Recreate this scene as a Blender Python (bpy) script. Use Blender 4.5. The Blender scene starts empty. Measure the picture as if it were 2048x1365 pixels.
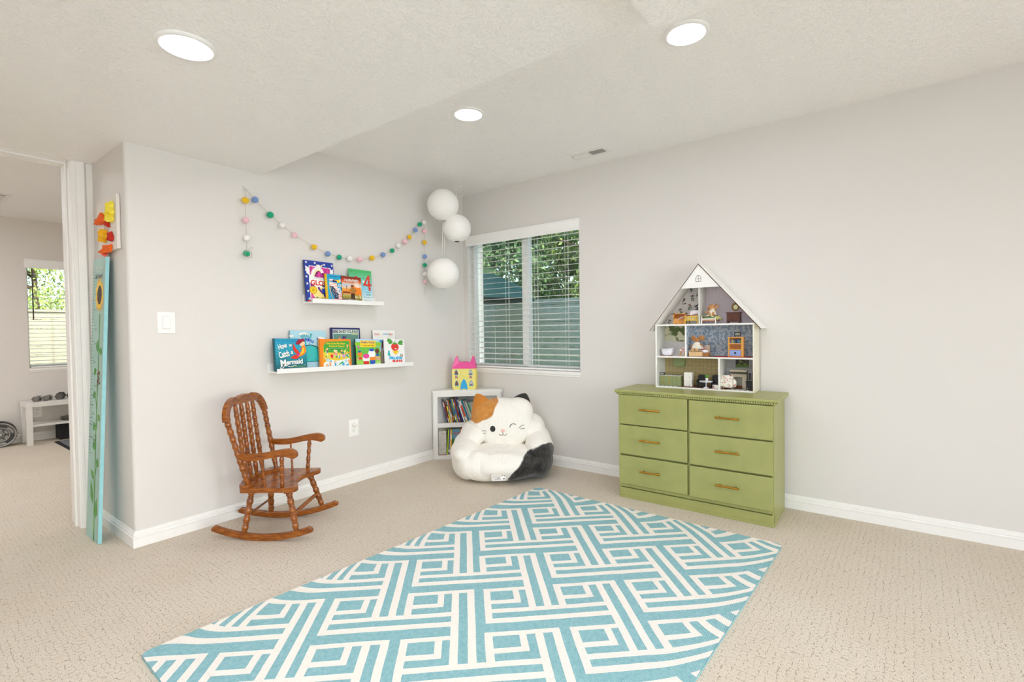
import bpy, math, random
from mathutils import Matrix, Vector, Euler
SC = bpy.context.scene
COL = SC.collection
R = math.radians
# ------------------------------------------------------------------ camera
cd = bpy.data.cameras.new('camera'); cam = bpy.data.objects.new('camera', cd); COL.objects.link(cam)
cd.sensor_width = 36.0; cd.lens = 980.333 / 2048 * 36.0; cd.clip_start = 0.03; cd.clip_end = 200
cam.location = (-3.5059, -3.2146, 1.145)
cam.rotation_euler = (R(88.76831), R(0.78201), R(-53.0501))
SC.camera = cam
# ------------------------------------------------------------------ world, sun, exposure
W = bpy.data.worlds.new('sky'); SC.world = W; W.use_nodes = True
nt = W.node_tree; nt.nodes.clear()
wo = nt.nodes.new('ShaderNodeOutputWorld'); bg = nt.nodes.new('ShaderNodeBackground'); sk = nt.nodes.new('ShaderNodeTexSky')
sk.sky_type = 'NISHITA'; sk.sun_disc = False; sk.sun_elevation = R(43); sk.sun_rotation = R(180); sk.dust_density = 2.5
nt.links.new(sk.outputs[0], bg.inputs[0]); nt.links.new(bg.outputs[0], wo.inputs[0]); bg.inputs[1].default_value = 0.55
sl = bpy.data.lights.new('sun', 'SUN'); sl.energy = 4.2; sl.angle = R(0.6); sl.color = (1, .95, .85)
so = bpy.data.objects.new('sun', sl); COL.objects.link(so)
so.rotation_euler = Vector((0.03, .73, -.68)).to_track_quat('-Z', 'Y').to_euler(); so.location = (0, -8, 9)
LAMP = 84.0                    # radiance of each recessed ceiling light
def fill_light(name, loc, rot, sx, sy, watts, col=(.9, .95, 1.12)):
    l = bpy.data.lights.new(name, 'AREA'); l.shape = 'RECTANGLE'; l.size = sx; l.size_y = sy; l.energy = watts; l.color = col
    o = bpy.data.objects.new(name, l); COL.objects.link(o); o.location = loc; o.rotation_euler = rot
fill_light('fill_light_front', (-3.4, -7.35, 1.25), (R(90), 0, 0), 3.4, 2.0, 140)          # fill light added at the unseen front opening to brighten ceiling and walls
fill_light('fill_light_left', (-6.55, -3.6, 1.35), (R(90), 0, R(-90)), 2.6, 1.5, 40)     # weaker fill light, added at the unseen opening in the left wall
vs = SC.view_settings; vs.view_transform = 'Standard'; vs.look = 'None'; vs.gamma = 1.0; vs.exposure = 0.17; vs.use_curve_mapping = False
SC.cycles.max_bounces = 12; SC.cycles.diffuse_bounces = 8; SC.cycles.glossy_bounces = 3; SC.cycles.transparent_max_bounces = 12
SC.cycles.caustics_reflective = False; SC.cycles.caustics_refractive = False; SC.cycles.sample_clamp_indirect = 6.0

# ------------------------------------------------------------------ materials
def lin(h):
    h = h.lstrip('#'); o = []
    for i in (0, 2, 4):
        c = int(h[i:i+2], 16) / 255; o.append(c / 12.92 if c <= .04045 else ((c + .055) / 1.055) ** 2.4)
    return (*o, 1)
MC = {}
def mat(h, rough=.55, metal=0., bump=0., scale=60., var=.04, emit=0., spec=.5, trans=0., detail=3, alpha=1., sheen=0.):
    key = (h, rough, metal, bump, scale, var, emit, spec, trans, alpha, sheen)
    if key in MC: return MC[key]
    m = bpy.data.materials.new('m_' + h.strip('#')); m.use_nodes = True; n = m.node_tree; b = n.nodes['Principled BSDF']
    b.inputs['Roughness'].default_value = rough; b.inputs['Metallic'].default_value = metal
    b.inputs['Specular IOR Level'].default_value = spec
    if trans: b.inputs['Transmission Weight'].default_value = trans
    if sheen: b.inputs['Sheen Weight'].default_value = sheen
    c = lin(h)
    tc = n.nodes.new('ShaderNodeTexCoord'); nz = n.nodes.new('ShaderNodeTexNoise'); nz.inputs['Scale'].default_value = scale; nz.inputs['Detail'].default_value = detail
    n.links.new(tc.outputs['Object'], nz.inputs['Vector'])
    rp = n.nodes.new('ShaderNodeValToRGB'); rp.color_ramp.elements[0].color = tuple(x * (1 - var) for x in c[:3]) + (1,)
    rp.color_ramp.elements[1].color = tuple(min(1, x * (1 + var)) for x in c[:3]) + (1,)
    rp.color_ramp.elements[0].position = .3; rp.color_ramp.elements[1].position = .7
    n.links.new(nz.outputs['Fac'], rp.inputs[0]); n.links.new(rp.outputs[0], b.inputs['Base Color'])
    if bump:
        bp = n.nodes.new('ShaderNodeBump'); bp.inputs['Strength'].default_value = bump; bp.inputs['Distance'].default_value = .004
        n.links.new(nz.outputs['Fac'], bp.inputs['Height']); n.links.new(bp.outputs[0], b.inputs['Normal'])
    if emit:
        b.inputs['Emission Color'].default_value = c; b.inputs['Emission Strength'].default_value = emit
    MC[key] = m
    return m

class NT:
    """short-hand for building a node material"""
    def __init__(s, name):
        s.m = bpy.data.materials.new(name); s.m.use_nodes = True; s.n = s.m.node_tree; s.b = s.n.nodes['Principled BSDF']
        s.tc = s.n.nodes.new('ShaderNodeTexCoord'); s.obj = s.tc.outputs['Object']
    def node(s, t, ins=None, **kw):
        x = s.n.nodes.new('ShaderNode' + t)
        for k, v in kw.items(): setattr(x, k, v)
        for k, v in (ins or {}).items():
            i = x.inputs[k]
            if hasattr(v, 'is_linked') or hasattr(v, 'links'): s.n.links.new(v, i)
            else: i.default_value = v
        return x
    def link(s, a, b): s.n.links.new(a, b)
    def math(s, op, a, b=0., c=None):
        ins = {0: a, 1: b}
        if c is not None: ins[2] = c
        return s.node('Math', ins, operation=op).outputs[0]
    def noise(s, scale, detail=3, vec=None, rough=.5): return s.node('TexNoise', {'Vector': vec or s.obj, 'Scale': scale, 'Detail': detail, 'Roughness': rough}).outputs['Fac']
    def ramp(s, fac, stops):
        r = s.node('ValToRGB', {0: fac}); e = r.color_ramp.elements
        while len(e) < len(stops): e.new(.5)
        for i, (p, c) in enumerate(stops):
            e[i].position = p; e[i].color = lin(c) if isinstance(c, str) else (c, c, c, 1)
        return r.outputs[0]
    def mix(s, fac, a, b):
        x = s.n.nodes.new('ShaderNodeMix'); x.data_type = 'RGBA'
        for i, v in ((0, fac), (6, a), (7, b)):
            if isinstance(v, str): v = lin(v)
            if hasattr(v, 'links'): s.n.links.new(v, x.inputs[i])
            else: x.inputs[i].default_value = v
        return x.outputs[2]
    def bump(s, h, strength=.5, dist=.01, normal=None):
        d = {'Height': h, 'Strength': strength, 'Distance': dist}
        if normal: d['Normal'] = normal
        return s.node('Bump', d).outputs[0]
    def done(s, color=None, rough=.6, normal=None, spec=.5, metal=0.):
        if color is not None:
            if isinstance(color, str): s.b.inputs['Base Color'].default_value = lin(color)
            else: s.link(color, s.b.inputs['Base Color'])
        if hasattr(rough, 'links'): s.link(rough, s.b.inputs['Roughness'])
        else: s.b.inputs['Roughness'].default_value = rough
        if normal is not None: s.link(normal, s.b.inputs['Normal'])
        s.b.inputs['Specular IOR Level'].default_value = spec; s.b.inputs['Metallic'].default_value = metal
        return s.m
def mapping(t, scale=(1, 1, 1), rot=(0, 0, 0), vec=None): return t.node('Mapping', {'Vector': vec or t.obj, 'Scale': scale, 'Rotation': rot}).outputs[0]

t = NT('wall_paint'); WALL = t.done('DDD9D4', .6, t.bump(t.noise(180, 4), .12, .003), spec=.3)
t = NT('wall_paint_far'); WALLF = t.done('E0DBD4', .6, t.bump(t.noise(180, 4), .12, .003), spec=.3)
t = NT('ceiling_texture')
warp = t.node('VectorMath', {0: t.obj, 1: t.node('TexNoise', {'Vector': t.obj, 'Scale': 9., 'Detail': 3.}).outputs['Color']}, operation='ADD').outputs[0]
v1 = t.node('TexNoise', {'Vector': warp, 'Scale': 19., 'Detail': 4., 'Roughness': .55}).outputs['Fac']
h1 = t.ramp(v1, [(.50, 0.), (.55, 1.)])
CEIL = t.done('F9F7F4', .36, t.bump(t.math('ADD', h1, t.math('MULTIPLY', t.noise(120, 3), .3)), .55, .005), spec=.5)
t = NT('carpet')
vo = t.node('TexVoronoi', {'Vector': mapping(t, (1, .8, 1), (0, 0, .03)), 'Scale': 50., 'Randomness': .45}, feature='DISTANCE_TO_EDGE').outputs['Distance']
gap = t.ramp(vo, [(.015, 1.), (.07, 0.)])
gate = t.ramp(t.noise(95, 3), [(.48, 0.), (.58, 1.)])
spk = t.ramp(t.noise(210, 2), [(.64, 0.), (.72, 1.)])
dash = t.math('MAXIMUM', t.math('MULTIPLY', gap, gate), t.math('MULTIPLY', spk, .6))
base = t.ramp(t.noise(260, 3), [(.3, 'C7BBA8'), (.7, 'EAE0D1')])
big = t.mix(t.ramp(t.noise(2.2, 3), [(.35, 0.), (.7, .35)]), base, 'D0C2AA')
CARPET = t.done(t.mix(t.math('MULTIPLY', dash, .50), big, '7E6648'), .95, t.bump(t.math('SUBTRACT', t.math('MULTIPLY', t.noise(330, 2), .7), t.math('MULTIPLY', dash, .7)), .7, .006), spec=.1)
TRIM = mat('F1EFEB', .35, bump=.02, scale=30, var=.01)
WHITE = mat('EDEBE6', .4, bump=.03, scale=60, var=.015)
LACQ = mat('F0EFEC', .3, scale=20, var=.01)

# ------------------------------------------------------------------ mesh builder
def rotz(a): return Matrix.Rotation(a, 4, 'Z')
def frame_to(d):
    return Vector(d).normalized().to_track_quat('Z', 'Y').to_matrix()
class MB:
    def __init__(s): s.v = []; s.f = []; s.i = []; s.mats = []; s.T = Matrix.Identity(4); s.sm = []
    def mi(s, m):
        if m not in s.mats: s.mats.append(m)
        return s.mats.index(m)
    def add(s, vs, fs, m, smooth=False):
        o = len(s.v); k = s.mi(m)
        s.v += [tuple(s.T @ Vector(p)) for p in vs]
        for f in fs: s.f.append(tuple(o + a for a in f)); s.i.append(k); s.sm.append(smooth)
        return s
    def box(s, a, b, m, T=None):
        x0, y0, z0 = a; x1, y1, z1 = b
        x0, x1 = sorted((x0, x1)); y0, y1 = sorted((y0, y1)); z0, z1 = sorted((z0, z1))
        vs = [(x, y, z) for z in (z0, z1) for x, y in ((x0, y0), (x1, y0), (x1, y1), (x0, y1))]
        if T is not None: vs = [tuple(T @ Vector(p)) for p in vs]
        return s.add(vs, [(3, 2, 1, 0), (4, 5, 6, 7), (0, 1, 5, 4), (1, 2, 6, 5), (2, 3, 7, 6), (3, 0, 4, 7)], m)
    def prism(s, poly, a0, a1, m, axis='z', side=None):
        P = {'z': lambda p, a: (p[0], p[1], a), 'y': lambda p, a: (p[0], a, p[1]), 'x': lambda p, a: (a, p[0], p[1])}[axis]
        n = len(poly); vs = [P(p, a0) for p in poly] + [P(p, a1) for p in poly]
        s.add(vs, [tuple(reversed(range(n))), tuple(range(n, 2 * n))], m)
        return s.add(vs, [(i, (i + 1) % n, n + (i + 1) % n, n + i) for i in range(n)], side or m)
    def lathe(s, prof, p0, p1, m, n=14, caps=True):
        p0 = Vector(p0); p1 = Vector(p1); d = p1 - p0; F = frame_to(d); L = d.length; vs = []; fs = []
        for r, h in prof:
            for k in range(n):
                a = 2 * math.pi * k / n; vs.append(tuple(p0 + F @ Vector((r * math.cos(a), r * math.sin(a), h * L))))
        for j in range(len(prof) - 1):
            for k in range(n): fs.append((j * n + k, j * n + (k + 1) % n, (j + 1) * n + (k + 1) % n, (j + 1) * n + k))
        s.add(vs, fs, m, True)
        if caps:
            s.add(vs[:n], [tuple(reversed(range(n)))], m); s.add(vs[-n:], [tuple(range(n))], m)
        return s
    def cyl(s, p0, p1, r, m, n=16, r2=None): return s.lathe([(r, 0), (r if r2 is None else r2, 1)], p0, p1, m, n)
    def tube(s, pts, r, m, n=6, closed=False, flat=1.):
        pts = [Vector(p) for p in pts]; vs = []; N = len(pts); up = Vector((0, 0, 1)); prev = None
        for k, p in enumerate(pts):
            a = pts[(k - 1) % N] if (closed or k) else pts[0]; b = pts[(k + 1) % N] if (closed or k < N - 1) else pts[-1]
            d = (b - a).normalized()
            if prev is None:
                u = d.cross(up) if abs(d.dot(up)) < .95 else d.cross(Vector((1, 0, 0)))
            else: u = prev - d * prev.dot(d)
            u.normalize(); prev = u; w = d.cross(u)
            rr = r[k] if isinstance(r, (list, tuple)) else r
            for j in range(n):
                t_ = 2 * math.pi * j / n; vs.append(tuple(p + u * math.cos(t_) * rr + w * math.sin(t_) * rr * flat))
        fs = []
        for k in range(N if closed else N - 1):
            for j in range(n): fs.append((k * n + j, k * n + (j + 1) % n, ((k + 1) % N) * n + (j + 1) % n, ((k + 1) % N) * n + j))
        if not closed: fs += [tuple(reversed(range(n))), tuple((N - 1) * n + j for j in range(n))]
        return s.add(vs, fs, m, True)
    def ell(s, c, r, m, T=None, nu=16, nv=10, e=1.):
        if not hasattr(r, '__len__'): r = (r, r, r)
        c = Vector(c); vs = []; fs = []
        sg = lambda x: math.copysign(abs(x) ** e, x)
        for j in range(nv + 1):
            b = math.pi * j / nv - math.pi / 2
            for k in range(nu):
                a = 2 * math.pi * k / nu
                p = Vector((r[0] * sg(math.cos(b)) * sg(math.cos(a)), r[1] * sg(math.cos(b)) * sg(math.sin(a)), r[2] * sg(math.sin(b))))
                if T is not None: p = T.to_3x3() @ p
                vs.append(tuple(c + p))
        for j in range(nv):
            for k in range(nu): fs.append((j * nu + k, j * nu + (k + 1) % nu, (j + 1) * nu + (k + 1) % nu, (j + 1) * nu + k))
        return s.add(vs, fs, m, True)
    def build(s, name, parent=None, bevel=0., seg=2, smooth=None, weld=False):
        me = bpy.data.meshes.new(name); me.from_pydata(s.v, [], s.f)
        for m in s.mats: me.materials.append(m)
        me.polygons.foreach_set('material_index', s.i)
        me.polygons.foreach_set('use_smooth', [bool(x) if smooth is None else smooth for x in s.sm])
        me.update(); o = bpy.data.objects.new(name, me); COL.objects.link(o)
        if parent: o.parent = parent
        if bevel:
            b = o.modifiers.new('bevel', 'BEVEL'); b.width = bevel; b.segments = seg; b.limit_method = 'ANGLE'; b.angle_limit = R(40)
        return o
def tag(o, label, cat, group=None, kind=None):
    o['label'] = label; o['category'] = cat
    if group: o['group'] = group
    if kind: o['kind'] = kind
    return o
def thing(name, label, cat, loc=(0, 0, 0), rz=0., group=None, rot=None):
    o = bpy.data.objects.new(name, None); COL.objects.link(o); o.empty_display_size = .05
    o.location = loc; o.rotation_euler = rot or (0, 0, rz)
    return tag(o, label, cat, group)
def struct(o): o['kind'] = 'structure'; return o

# flat printing / lettering laid on a face: u to the right, v up, n outwards
TXC = {}
def glyphs(txt, bold):
    k = (txt, bold)
    if k not in TXC:
        cu = bpy.data.curves.new('t', 'FONT'); cu.body = txt; cu.size = 1; cu.offset = bold; cu.resolution_u = 3
        o = bpy.data.objects.new('t', cu); COL.objects.link(o)
        dg = bpy.context.evaluated_depsgraph_get(); me = o.evaluated_get(dg).to_mesh()
        vs = [tuple(v.co)[:2] for v in me.vertices]; fs = [tuple(p.vertices) for p in me.polygons]
        bpy.data.objects.remove(o); bpy.data.curves.remove(cu)
        x = [p[0] for p in vs]; y = [p[1] for p in vs]; TXC[k] = (vs, fs, min(x), max(x), min(y), max(y))
    return TXC[k]
class Art:
    def __init__(s, mb, o, u, v, w=1., h=1., step=3e-5):
        s.mb = mb; s.o = Vector(o); s.u = Vector(u).normalized(); s.vv = Vector(v).normalized(); s.n = s.u.cross(s.vv); s.k = 1; s.w = w; s.h = h; s.step = step
    def P(s, x, y): return tuple(s.o + s.u * x * s.w + s.vv * y * s.h + s.n * s.k * s.step)
    def poly(s, pts, m):
        s.mb.add([s.P(*p) for p in pts], [tuple(range(len(pts)))], m); s.k += 1; return s
    def rect(s, x0, y0, x1, y1, m): return s.poly([(x0, y0), (x1, y0), (x1, y1), (x0, y1)], m)
    def disc(s, x, y, rx, m, ry=None, n=18, a0=0., a1=360.):
        ry = ry if ry is not None else rx * s.w / s.h
        return s.poly([(x + rx * math.cos(R(a0 + (a1 - a0) * i / (n - (a1 - a0 < 360)))), y + ry * math.sin(R(a0 + (a1 - a0) * i / (n - (a1 - a0 < 360))))) for i in range(n)], m)
    def star(s, x, y, r, m, ph=90):
        q = s.w / s.h; return s.fan([(x + r * (1 if i % 2 == 0 else .42) * math.cos(R(ph + 36 * i)), y + q * r * (1 if i % 2 == 0 else .42) * math.sin(R(ph + 36 * i))) for i in range(10)], m, (x, y))
    def fan(s, pts, m, c):
        n = len(pts); s.mb.add([s.P(*c)] + [s.P(*p) for p in pts], [(0, 1 + i, 1 + (i + 1) % n) for i in range(n)], m); s.k += 1; return s
    def line(s, pts, wd, m):
        q = s.w / s.h
        for a, b in zip(pts, pts[1:]):
            dx = (b[0] - a[0]); dy = (b[1] - a[1]) / q; L = math.hypot(dx, dy) or 1; nx, ny = -dy / L * wd / 2, dx / L * wd / 2 * q
            s.poly([(a[0] + nx, a[1] + ny), (a[0] - nx, a[1] - ny), (b[0] - nx, b[1] - ny), (b[0] + nx, b[1] + ny)], m)
        return s
    def text(s, txt, x0, y0, x1, y1, m, bold=.01, rot=0., shadow=None):
        if shadow:
            s.text(txt, x0 + .008, y0 - .008, x1 + .008, y1 - .008, shadow, bold, rot)
        vs, fs, a, b, c, d = glyphs(txt, bold); out = []
        cx, cy = (x0 + x1) / 2, (y0 + y1) / 2
        for (x, y) in vs:
            X = (x0 + (x - a) / (b - a) * (x1 - x0) - cx) * s.w; Y = (y0 + (y - c) / (d - c) * (y1 - y0) - cy) * s.h
            cr, sr = math.cos(R(rot)), math.sin(R(rot)); X, Y = X * cr - Y * sr, X * sr + Y * cr
            out.append(s.P(cx + X / s.w, cy + Y / s.h))
        s.mb.add(out, fs, m); s.k += 1; return s
    def arctext(s, txt, cx, cy, rad, a0, a1, hgt, m, bold=.02, q=None):
        """letters along an arc, angles in degrees from a0 to a1"""
        n = len(txt)
        for i, ch in enumerate(txt):
            if ch == ' ': continue
            a = a0 + (a1 - a0) * (i + .5) / n; wd = abs(R(a1 - a0)) * rad / n * .86
            q = s.w / s.h; x = cx + rad * math.cos(R(a)); y = cy + rad * math.sin(R(a)) * q
            s.text(ch, x - wd / 2, y - hgt / 2, x + wd / 2, y + hgt / 2, m, bold, a - 90)
        return s
# ================================================================== THE SETTING
XS = -1.907; H2 = 2.44; H1 = 2.178; H0 = 2.134; XC = -2.641; YD = .59; YD2 = .78; YF = 4.27
XL = -6.2; YN = -7.0
b = MB(); b.box((XL - .2, YN - .2, -.12), (.3, 4.6, 0), CARPET); struct(b.build('floor'))
# right wall with the window opening (plane x = 0)
WY0, WY1, WZ0, WZ1 = -1.266, -.062, .800, 2.050
b = MB()
for a, c in (((0, YN, 0), (.22, WY0, H2)), ((0, WY1, 0), (.22, .3, H2)), ((0, WY0, 0), (.22, WY1, WZ0)), ((0, WY0, WZ1), (.22, WY1, H2))): b.box(a, c, WALL)
struct(b.build('wall_right'))
b = MB(); b.box((XC, 0, -.05), (.2, YD2, H2 + .1), WALL); struct(b.build('wall_back', bevel=.018, seg=4))
# wall with the doorway
DX1 = -2.735; DX0 = -3.64; DZ = 2.190
b = MB(); b.box((DX1 + .001, YD, 0), (XC, YD2, H2), WALL); b.box((XL, YD, 0), (DX0, YD2, H2), WALL); b.box((DX0, YD, DZ), (DX1 + .001, YD2, H2), WALL); struct(b.build('wall_hallway'))
b = MB()
for a, c in (((XL - .2, YN, 0), (XL, -4.9, H2)), ((XL - .2, -2.3, 0), (XL, 4.5, H2)), ((XL - .2, -4.9, 0), (XL, -2.3, .6)), ((XL - .2, -4.9, 2.1), (XL, -2.3, H2))): b.box(a, c, WALL)
struct(b.build('wall_left'))
b = MB()
for a, c in (((XL - .2, YN - .2, 0), (-5.1, YN, H2)), ((-1.7, YN - .2, 0), (.22, YN, H2)), ((-5.1, YN - .2, 2.1), (-1.7, YN, H2)), ((-5.1, YN - .2, 0), (-1.7, YN, .08))): b.box(a, c, WALL)
struct(b.build('wall_front'))
# ceilings
b = MB(); b.box((XS, YN, H2), (.3, YD2 - .01, H2 + .15), CEIL); struct(b.build('ceiling'))
b = MB(); b.box((XL - .2, -2.62, H1), (XS, YD + .004, H2 + .15), CEIL); b.box((XL - .2, YN, H0), (XS + .012, -2.6, H2 + .15), CEIL); struct(b.build('ceiling_soffit', bevel=.012, seg=3))
# the next room
FX0, FX1, FZ0, FZ1 = -2.396, -1.15, .800, 1.955
b = MB()
for a, c in (((XL, YF, 0), (FX0, YF + .2, H2)), ((FX1, YF, 0), (-.6, YF + .2, H2)), ((FX0, YF, 0), (FX1, YF + .2, FZ0)), ((FX0, YF, FZ1), (FX1, YF + .2, H2))): b.box(a, c, WALLF)
struct(b.build('wall_far'))
b = MB(); b.box((-.8, YD2, 0), (-.6, YF, H2), WALLF); struct(b.build('wall_far_right'))
b = MB(); b.box((XL, YD2, H2), (-.6, YF + .2, H2 + .15), CEIL); struct(b.build('ceiling_far'))

# baseboards: profile (offset from wall, height)
BP = [(0, 0), (.013, 0), (.013, .049), (.0155, .052), (.0155, .057), (.0095, .060), (.0095, .063), (.0115, .066), (.0115, .070), (.008, .073), (.008, .078), (.005, .080), (.005, .085), (0, .087)]
def baseboard(name, p0, p1, nrm, m0=0., m1=0.):
    """m0/m1: mitre (+1 outer corner, -1 inner corner)"""
    p0 = Vector(p0); p1 = Vector(p1); d = (p1 - p0).normalized(); n = Vector(nrm); vs = []; k = len(BP)
    for P, sgn, mt in ((p0, -1, m0), (p1, 1, m1)):
        for o, h in BP: vs.append(tuple(Vector((*(P + n * o + d * sgn * mt * o)[:2], h))))
    fs = [(i, i + 1, k + i + 1, k + i) for i in range(k - 1)] + [tuple(reversed(range(k))), tuple(range(k, 2 * k))]
    b = MB(); b.add(vs, fs, TRIM); struct(b.build(name))
baseboard('baseboard_back', (XC, 0, 0), (0, 0, 0), (0, -1, 0), 1, -1)
baseboard('baseboard_right', (0, 0, 0), (0, YN, 0), (-1, 0, 0), -1, 0)
baseboard('baseboard_hallway', (XC, 0, 0), (XC, YD, 0), (-1, 0, 0), 1, -1)
baseboard('baseboard_far', (XL, YF, 0), (-.8, YF, 0), (0, -1, 0))
baseboard('baseboard_left', (XL, YN, 0), (XL, YF, 0), (1, 0, 0))

# doorway 1: jambs, stop and moulded casing
cas = [(0, 0), (0, .008), (.006, .012), (.018, .012), (.022, .009), (.040, .014), (.056, .016), (.060, .012), (.060, 0)]   # (across, out)
t_ = bpy.data.objects.new('door_1', None); COL.objects.link(t_); t_.location = (DX1, YD, 0); struct(t_)
b = MB()
b.box((-.012, -.002, 0), (0, YD2 - YD + .002, DZ - .0121), TRIM)
b.box((DX0 - DX1, -.002, 0), (DX0 - DX1 + .012, YD2 - YD + .002, DZ - .0121), TRIM)
b.box((DX0 - DX1, .005, DZ - .012), (0, YD2 - YD + .002, DZ), TRIM)
b.box((-.022, .06, 0), (-.0121, .095, DZ - .0225), TRIM); b.box((DX0 - DX1 + .012, .06, DZ - .022), (-.0122, .095, DZ - .0122), TRIM)
b.build('door_jamb', t_, bevel=.0015)
b = MB()
def cprism(f, a0, a1, i0, i1):
    k = len(cas); vs = []
    for c_, o_ in cas: vs.append(f(c_, o_, a0 + i0 * c_))
    for c_, o_ in cas: vs.append(f(c_, o_, a1 + i1 * c_))
    b.add(vs, [(i, (i + 1) % k, k + (i + 1) % k, k + i) for i in range(k)] + [tuple(reversed(range(k))), tuple(range(k, 2 * k))], TRIM)
cprism(lambda c_, o_, a: (c_ - .004, -o_, a), 0, H1 + .003, 0, 0)
cprism(lambda c_, o_, a: (DX0 - DX1 + .004 - c_, -o_, a), 0, H1 + .003, 0, 0)
b.build('door_casing', t_)
b = MB(); b.box((DX1 + .064, YD - .006, .0), (XC, YD, H1), TRIM); struct(b.build('trim_1', bevel=.001))

# ------------------------------------------------------------------ glass
t = NT('window_glass'); n_ = t.n; n_.nodes.remove(t.b)
tr = t.node('BsdfTransparent', {'Color': (.93, .97, .95, 1)}); gl = t.node('BsdfGlossy', {'Roughness': .03})
fr = t.node('Fresnel', {'IOR': 1.45}); mx = t.node('MixShader', {0: t.math('MULTIPLY', fr.outputs[0], t.math('ADD', t.math('MULTIPLY', t.noise(3, 2), .2), .75)), 1: tr.outputs[0], 2: gl.outputs[0]})
t.link(mx.outputs[0], n_.nodes['Material Output'].inputs['Surface']); GLASS = t.m
VINYL = mat('F2F1ED', .35, var=.01)
SLAT = mat('F4F3F0', .42, var=.01, scale=15)
CORD = mat('EDEBE4', .7)

def make_window(name, T, w, z0, z1, depth, mull, side):
    """local: x along the wall (0..w), y outwards, z up.  mull = (a, b) position of the meeting stile"""
    r = bpy.data.objects.new(name, None); COL.objects.link(r); r.matrix_world = T; struct(r)
    b = MB(); f = .018; d0, d1 = depth - .03, depth + .05
    b.box((0, d0, z0), (f, d1, z1), VINYL); b.box((w - f, d0, z0), (w, d1, z1), VINYL); b.box((f, d0, z0), (w - f, d1, z0 + f), VINYL); b.box((f, d0, z1 - f), (w - f, d1, z1), VINYL)
    b.build('window_frame', r, bevel=.002)
    b = MB(); a, c = mull; b.box((a, d0 - .004, z0 + f), (c - .018, d1 - .01, z1 - f), VINYL); b.box((c - .018, d0 + .012, z0 + f), (c, d1 - .01, z1 - f), VINYL)
    b.box((c, d0 + .02, z0 + f), (w - f, d1 - .02, z0 + f + .02), VINYL); b.box((f, d0 + .005, z0 + f), (a, d1 - .02, z0 + f + .018), VINYL)
    b.build('meeting_stile', r, bevel=.0015)
    b = MB(); y = depth + .015
    b.box((f, y, z0 + f), (a, y + .004, z1 - f), GLASS); b.build('window_pane', r)
    b = MB(); b.box((c, y + .012, z0 + f), (w - f, y + .016, z1 - f), GLASS); b.build('window_pane', r)
    b = MB(); b.box((-.004, -.012, z0 - .028), (w + .004, depth - .03, z0 - .002), TRIM); b.box((0.0, -.006, z0 - .045), (w, -.0, z0 - .028), TRIM)
    b.build('window_sill', r, bevel=.003)
    return r
def make_blinds(name, label, T, w, z0, z1, n, tilt, cords, valance, group=None, wand=None, x0=.012):
    r = thing(name, label, 'blinds', (0, 0, 0), 0, group); r.matrix_world = T
    b = MB(); zv = z1
    vy = valance
    prof = [(-.012, 0), (-.004, 0), (-.004, .092), (-.020, .096), (-.020, .086), (-.016, .080), (-.018, .020), (-.014, .012), (-.014, .004)]
    ps = [(p[0] + vy, z1 - .1 + p[1]) for p in prof]
    b.prism(ps, -.016, w + .004, SLAT, 'x'); b.box((-.016, vy - .004, z1 - .099), (-.013, vy + .05, z1 - .005), SLAT); b.box((w + .001, vy - .004, z1 - .099), (w + .004, vy + .05, z1 - .005), SLAT)
    b.box((x0, .006, z1 - .055), (w - .006, .05, z1 - .008), SLAT)
    b.build('valance', r, bevel=.0008)
    b = MB(); zt = z1 - .115; zb = z0 + .036
    for k in range(n):
        z = zt - (zt - zb) * k / (n - 1); c, s_ = math.cos(tilt) * .0255, math.sin(tilt) * .0255
        jx = random.uniform(-.002, .002)
        b.box((x0 + jx, -.0255, -.0012), (w - x0 * .6 + jx, .0255, .0012), SLAT, Matrix.Translation((0, .03, z)) @ Matrix.Rotation(tilt, 4, 'X'))
    b.build('slats', r)
    b = MB(); b.box((x0, .006, z0 + .003), (w - x0 * .6, .056, z0 + .018), SLAT)
    b.build('bottom_rail', r, bevel=.003)
    b = MB()
    for cx in cords:
        for yy in (.003, .057): b.tube([(cx, yy, z1 - .09), (cx, yy, z0 + .018)], .0011, CORD, 5)
        b.tube([(cx + .012, .030, z1 - .09), (cx + .012, .030, z0 + .018)], .0011, CORD, 5)
        b.ell((cx, .0, z0 + .012), .004, CORD, nu=8, nv=5)
    b.build('cords', r)
    if wand:
        b = MB(); b.cyl((wand[0], -.006, z1 - .09), (wand[0], -.006, wand[1]), .006, wand[2], 8); b.build('tilt_wand', r)
    return r
random.seed(4)
TW1 = Matrix.Translation((0, WY1, 0)) @ rotz(R(-90))     # x -> -y, y -> +x
make_window('window_1', TW1, WY1 - WY0, WZ0, WZ1, .105, (.582, .640), 0)
make_blinds('window_blinds', 'white slatted window blinds hanging open above the cat chair, beside the paper lanterns', TW1, WY1 - WY0, WZ0, WZ1 - .001, 23, R(7), [.13, .449, .765, 1.07], .002)
TW2 = Matrix.Translation((FX0, YF, 0))
make_window('window_2', TW2, FX1 - FX0, FZ0, FZ1, .105, (.59, .65), 0)
DWAND = mat('4A423C', .4)
make_blinds('window_blinds', 'white slatted window blinds with a dark tilt wand, seen through the doorway', TW2, FX1 - FX0, FZ0, FZ1 + .05, 25, R(6), [.2, .7, 1.05], -.006, None, (.045, 1.335, DWAND))

make_window('added_window_3', Matrix.Translation((-5.1, YN, 0)) @ Matrix.Scale(-1, 4, (0, 1, 0)), 3.4, .08, 2.1, .105, (1.66, 1.74), 0)  # unseen glass door, added behind the viewpoint for the front fill light
make_window('added_window_4', Matrix.Translation((XL, -4.9, 0)) @ rotz(R(90)), 2.6, .6, 2.1, .105, (1.26, 1.34), 0)  # unseen side window, likewise added for the left fill light

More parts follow.
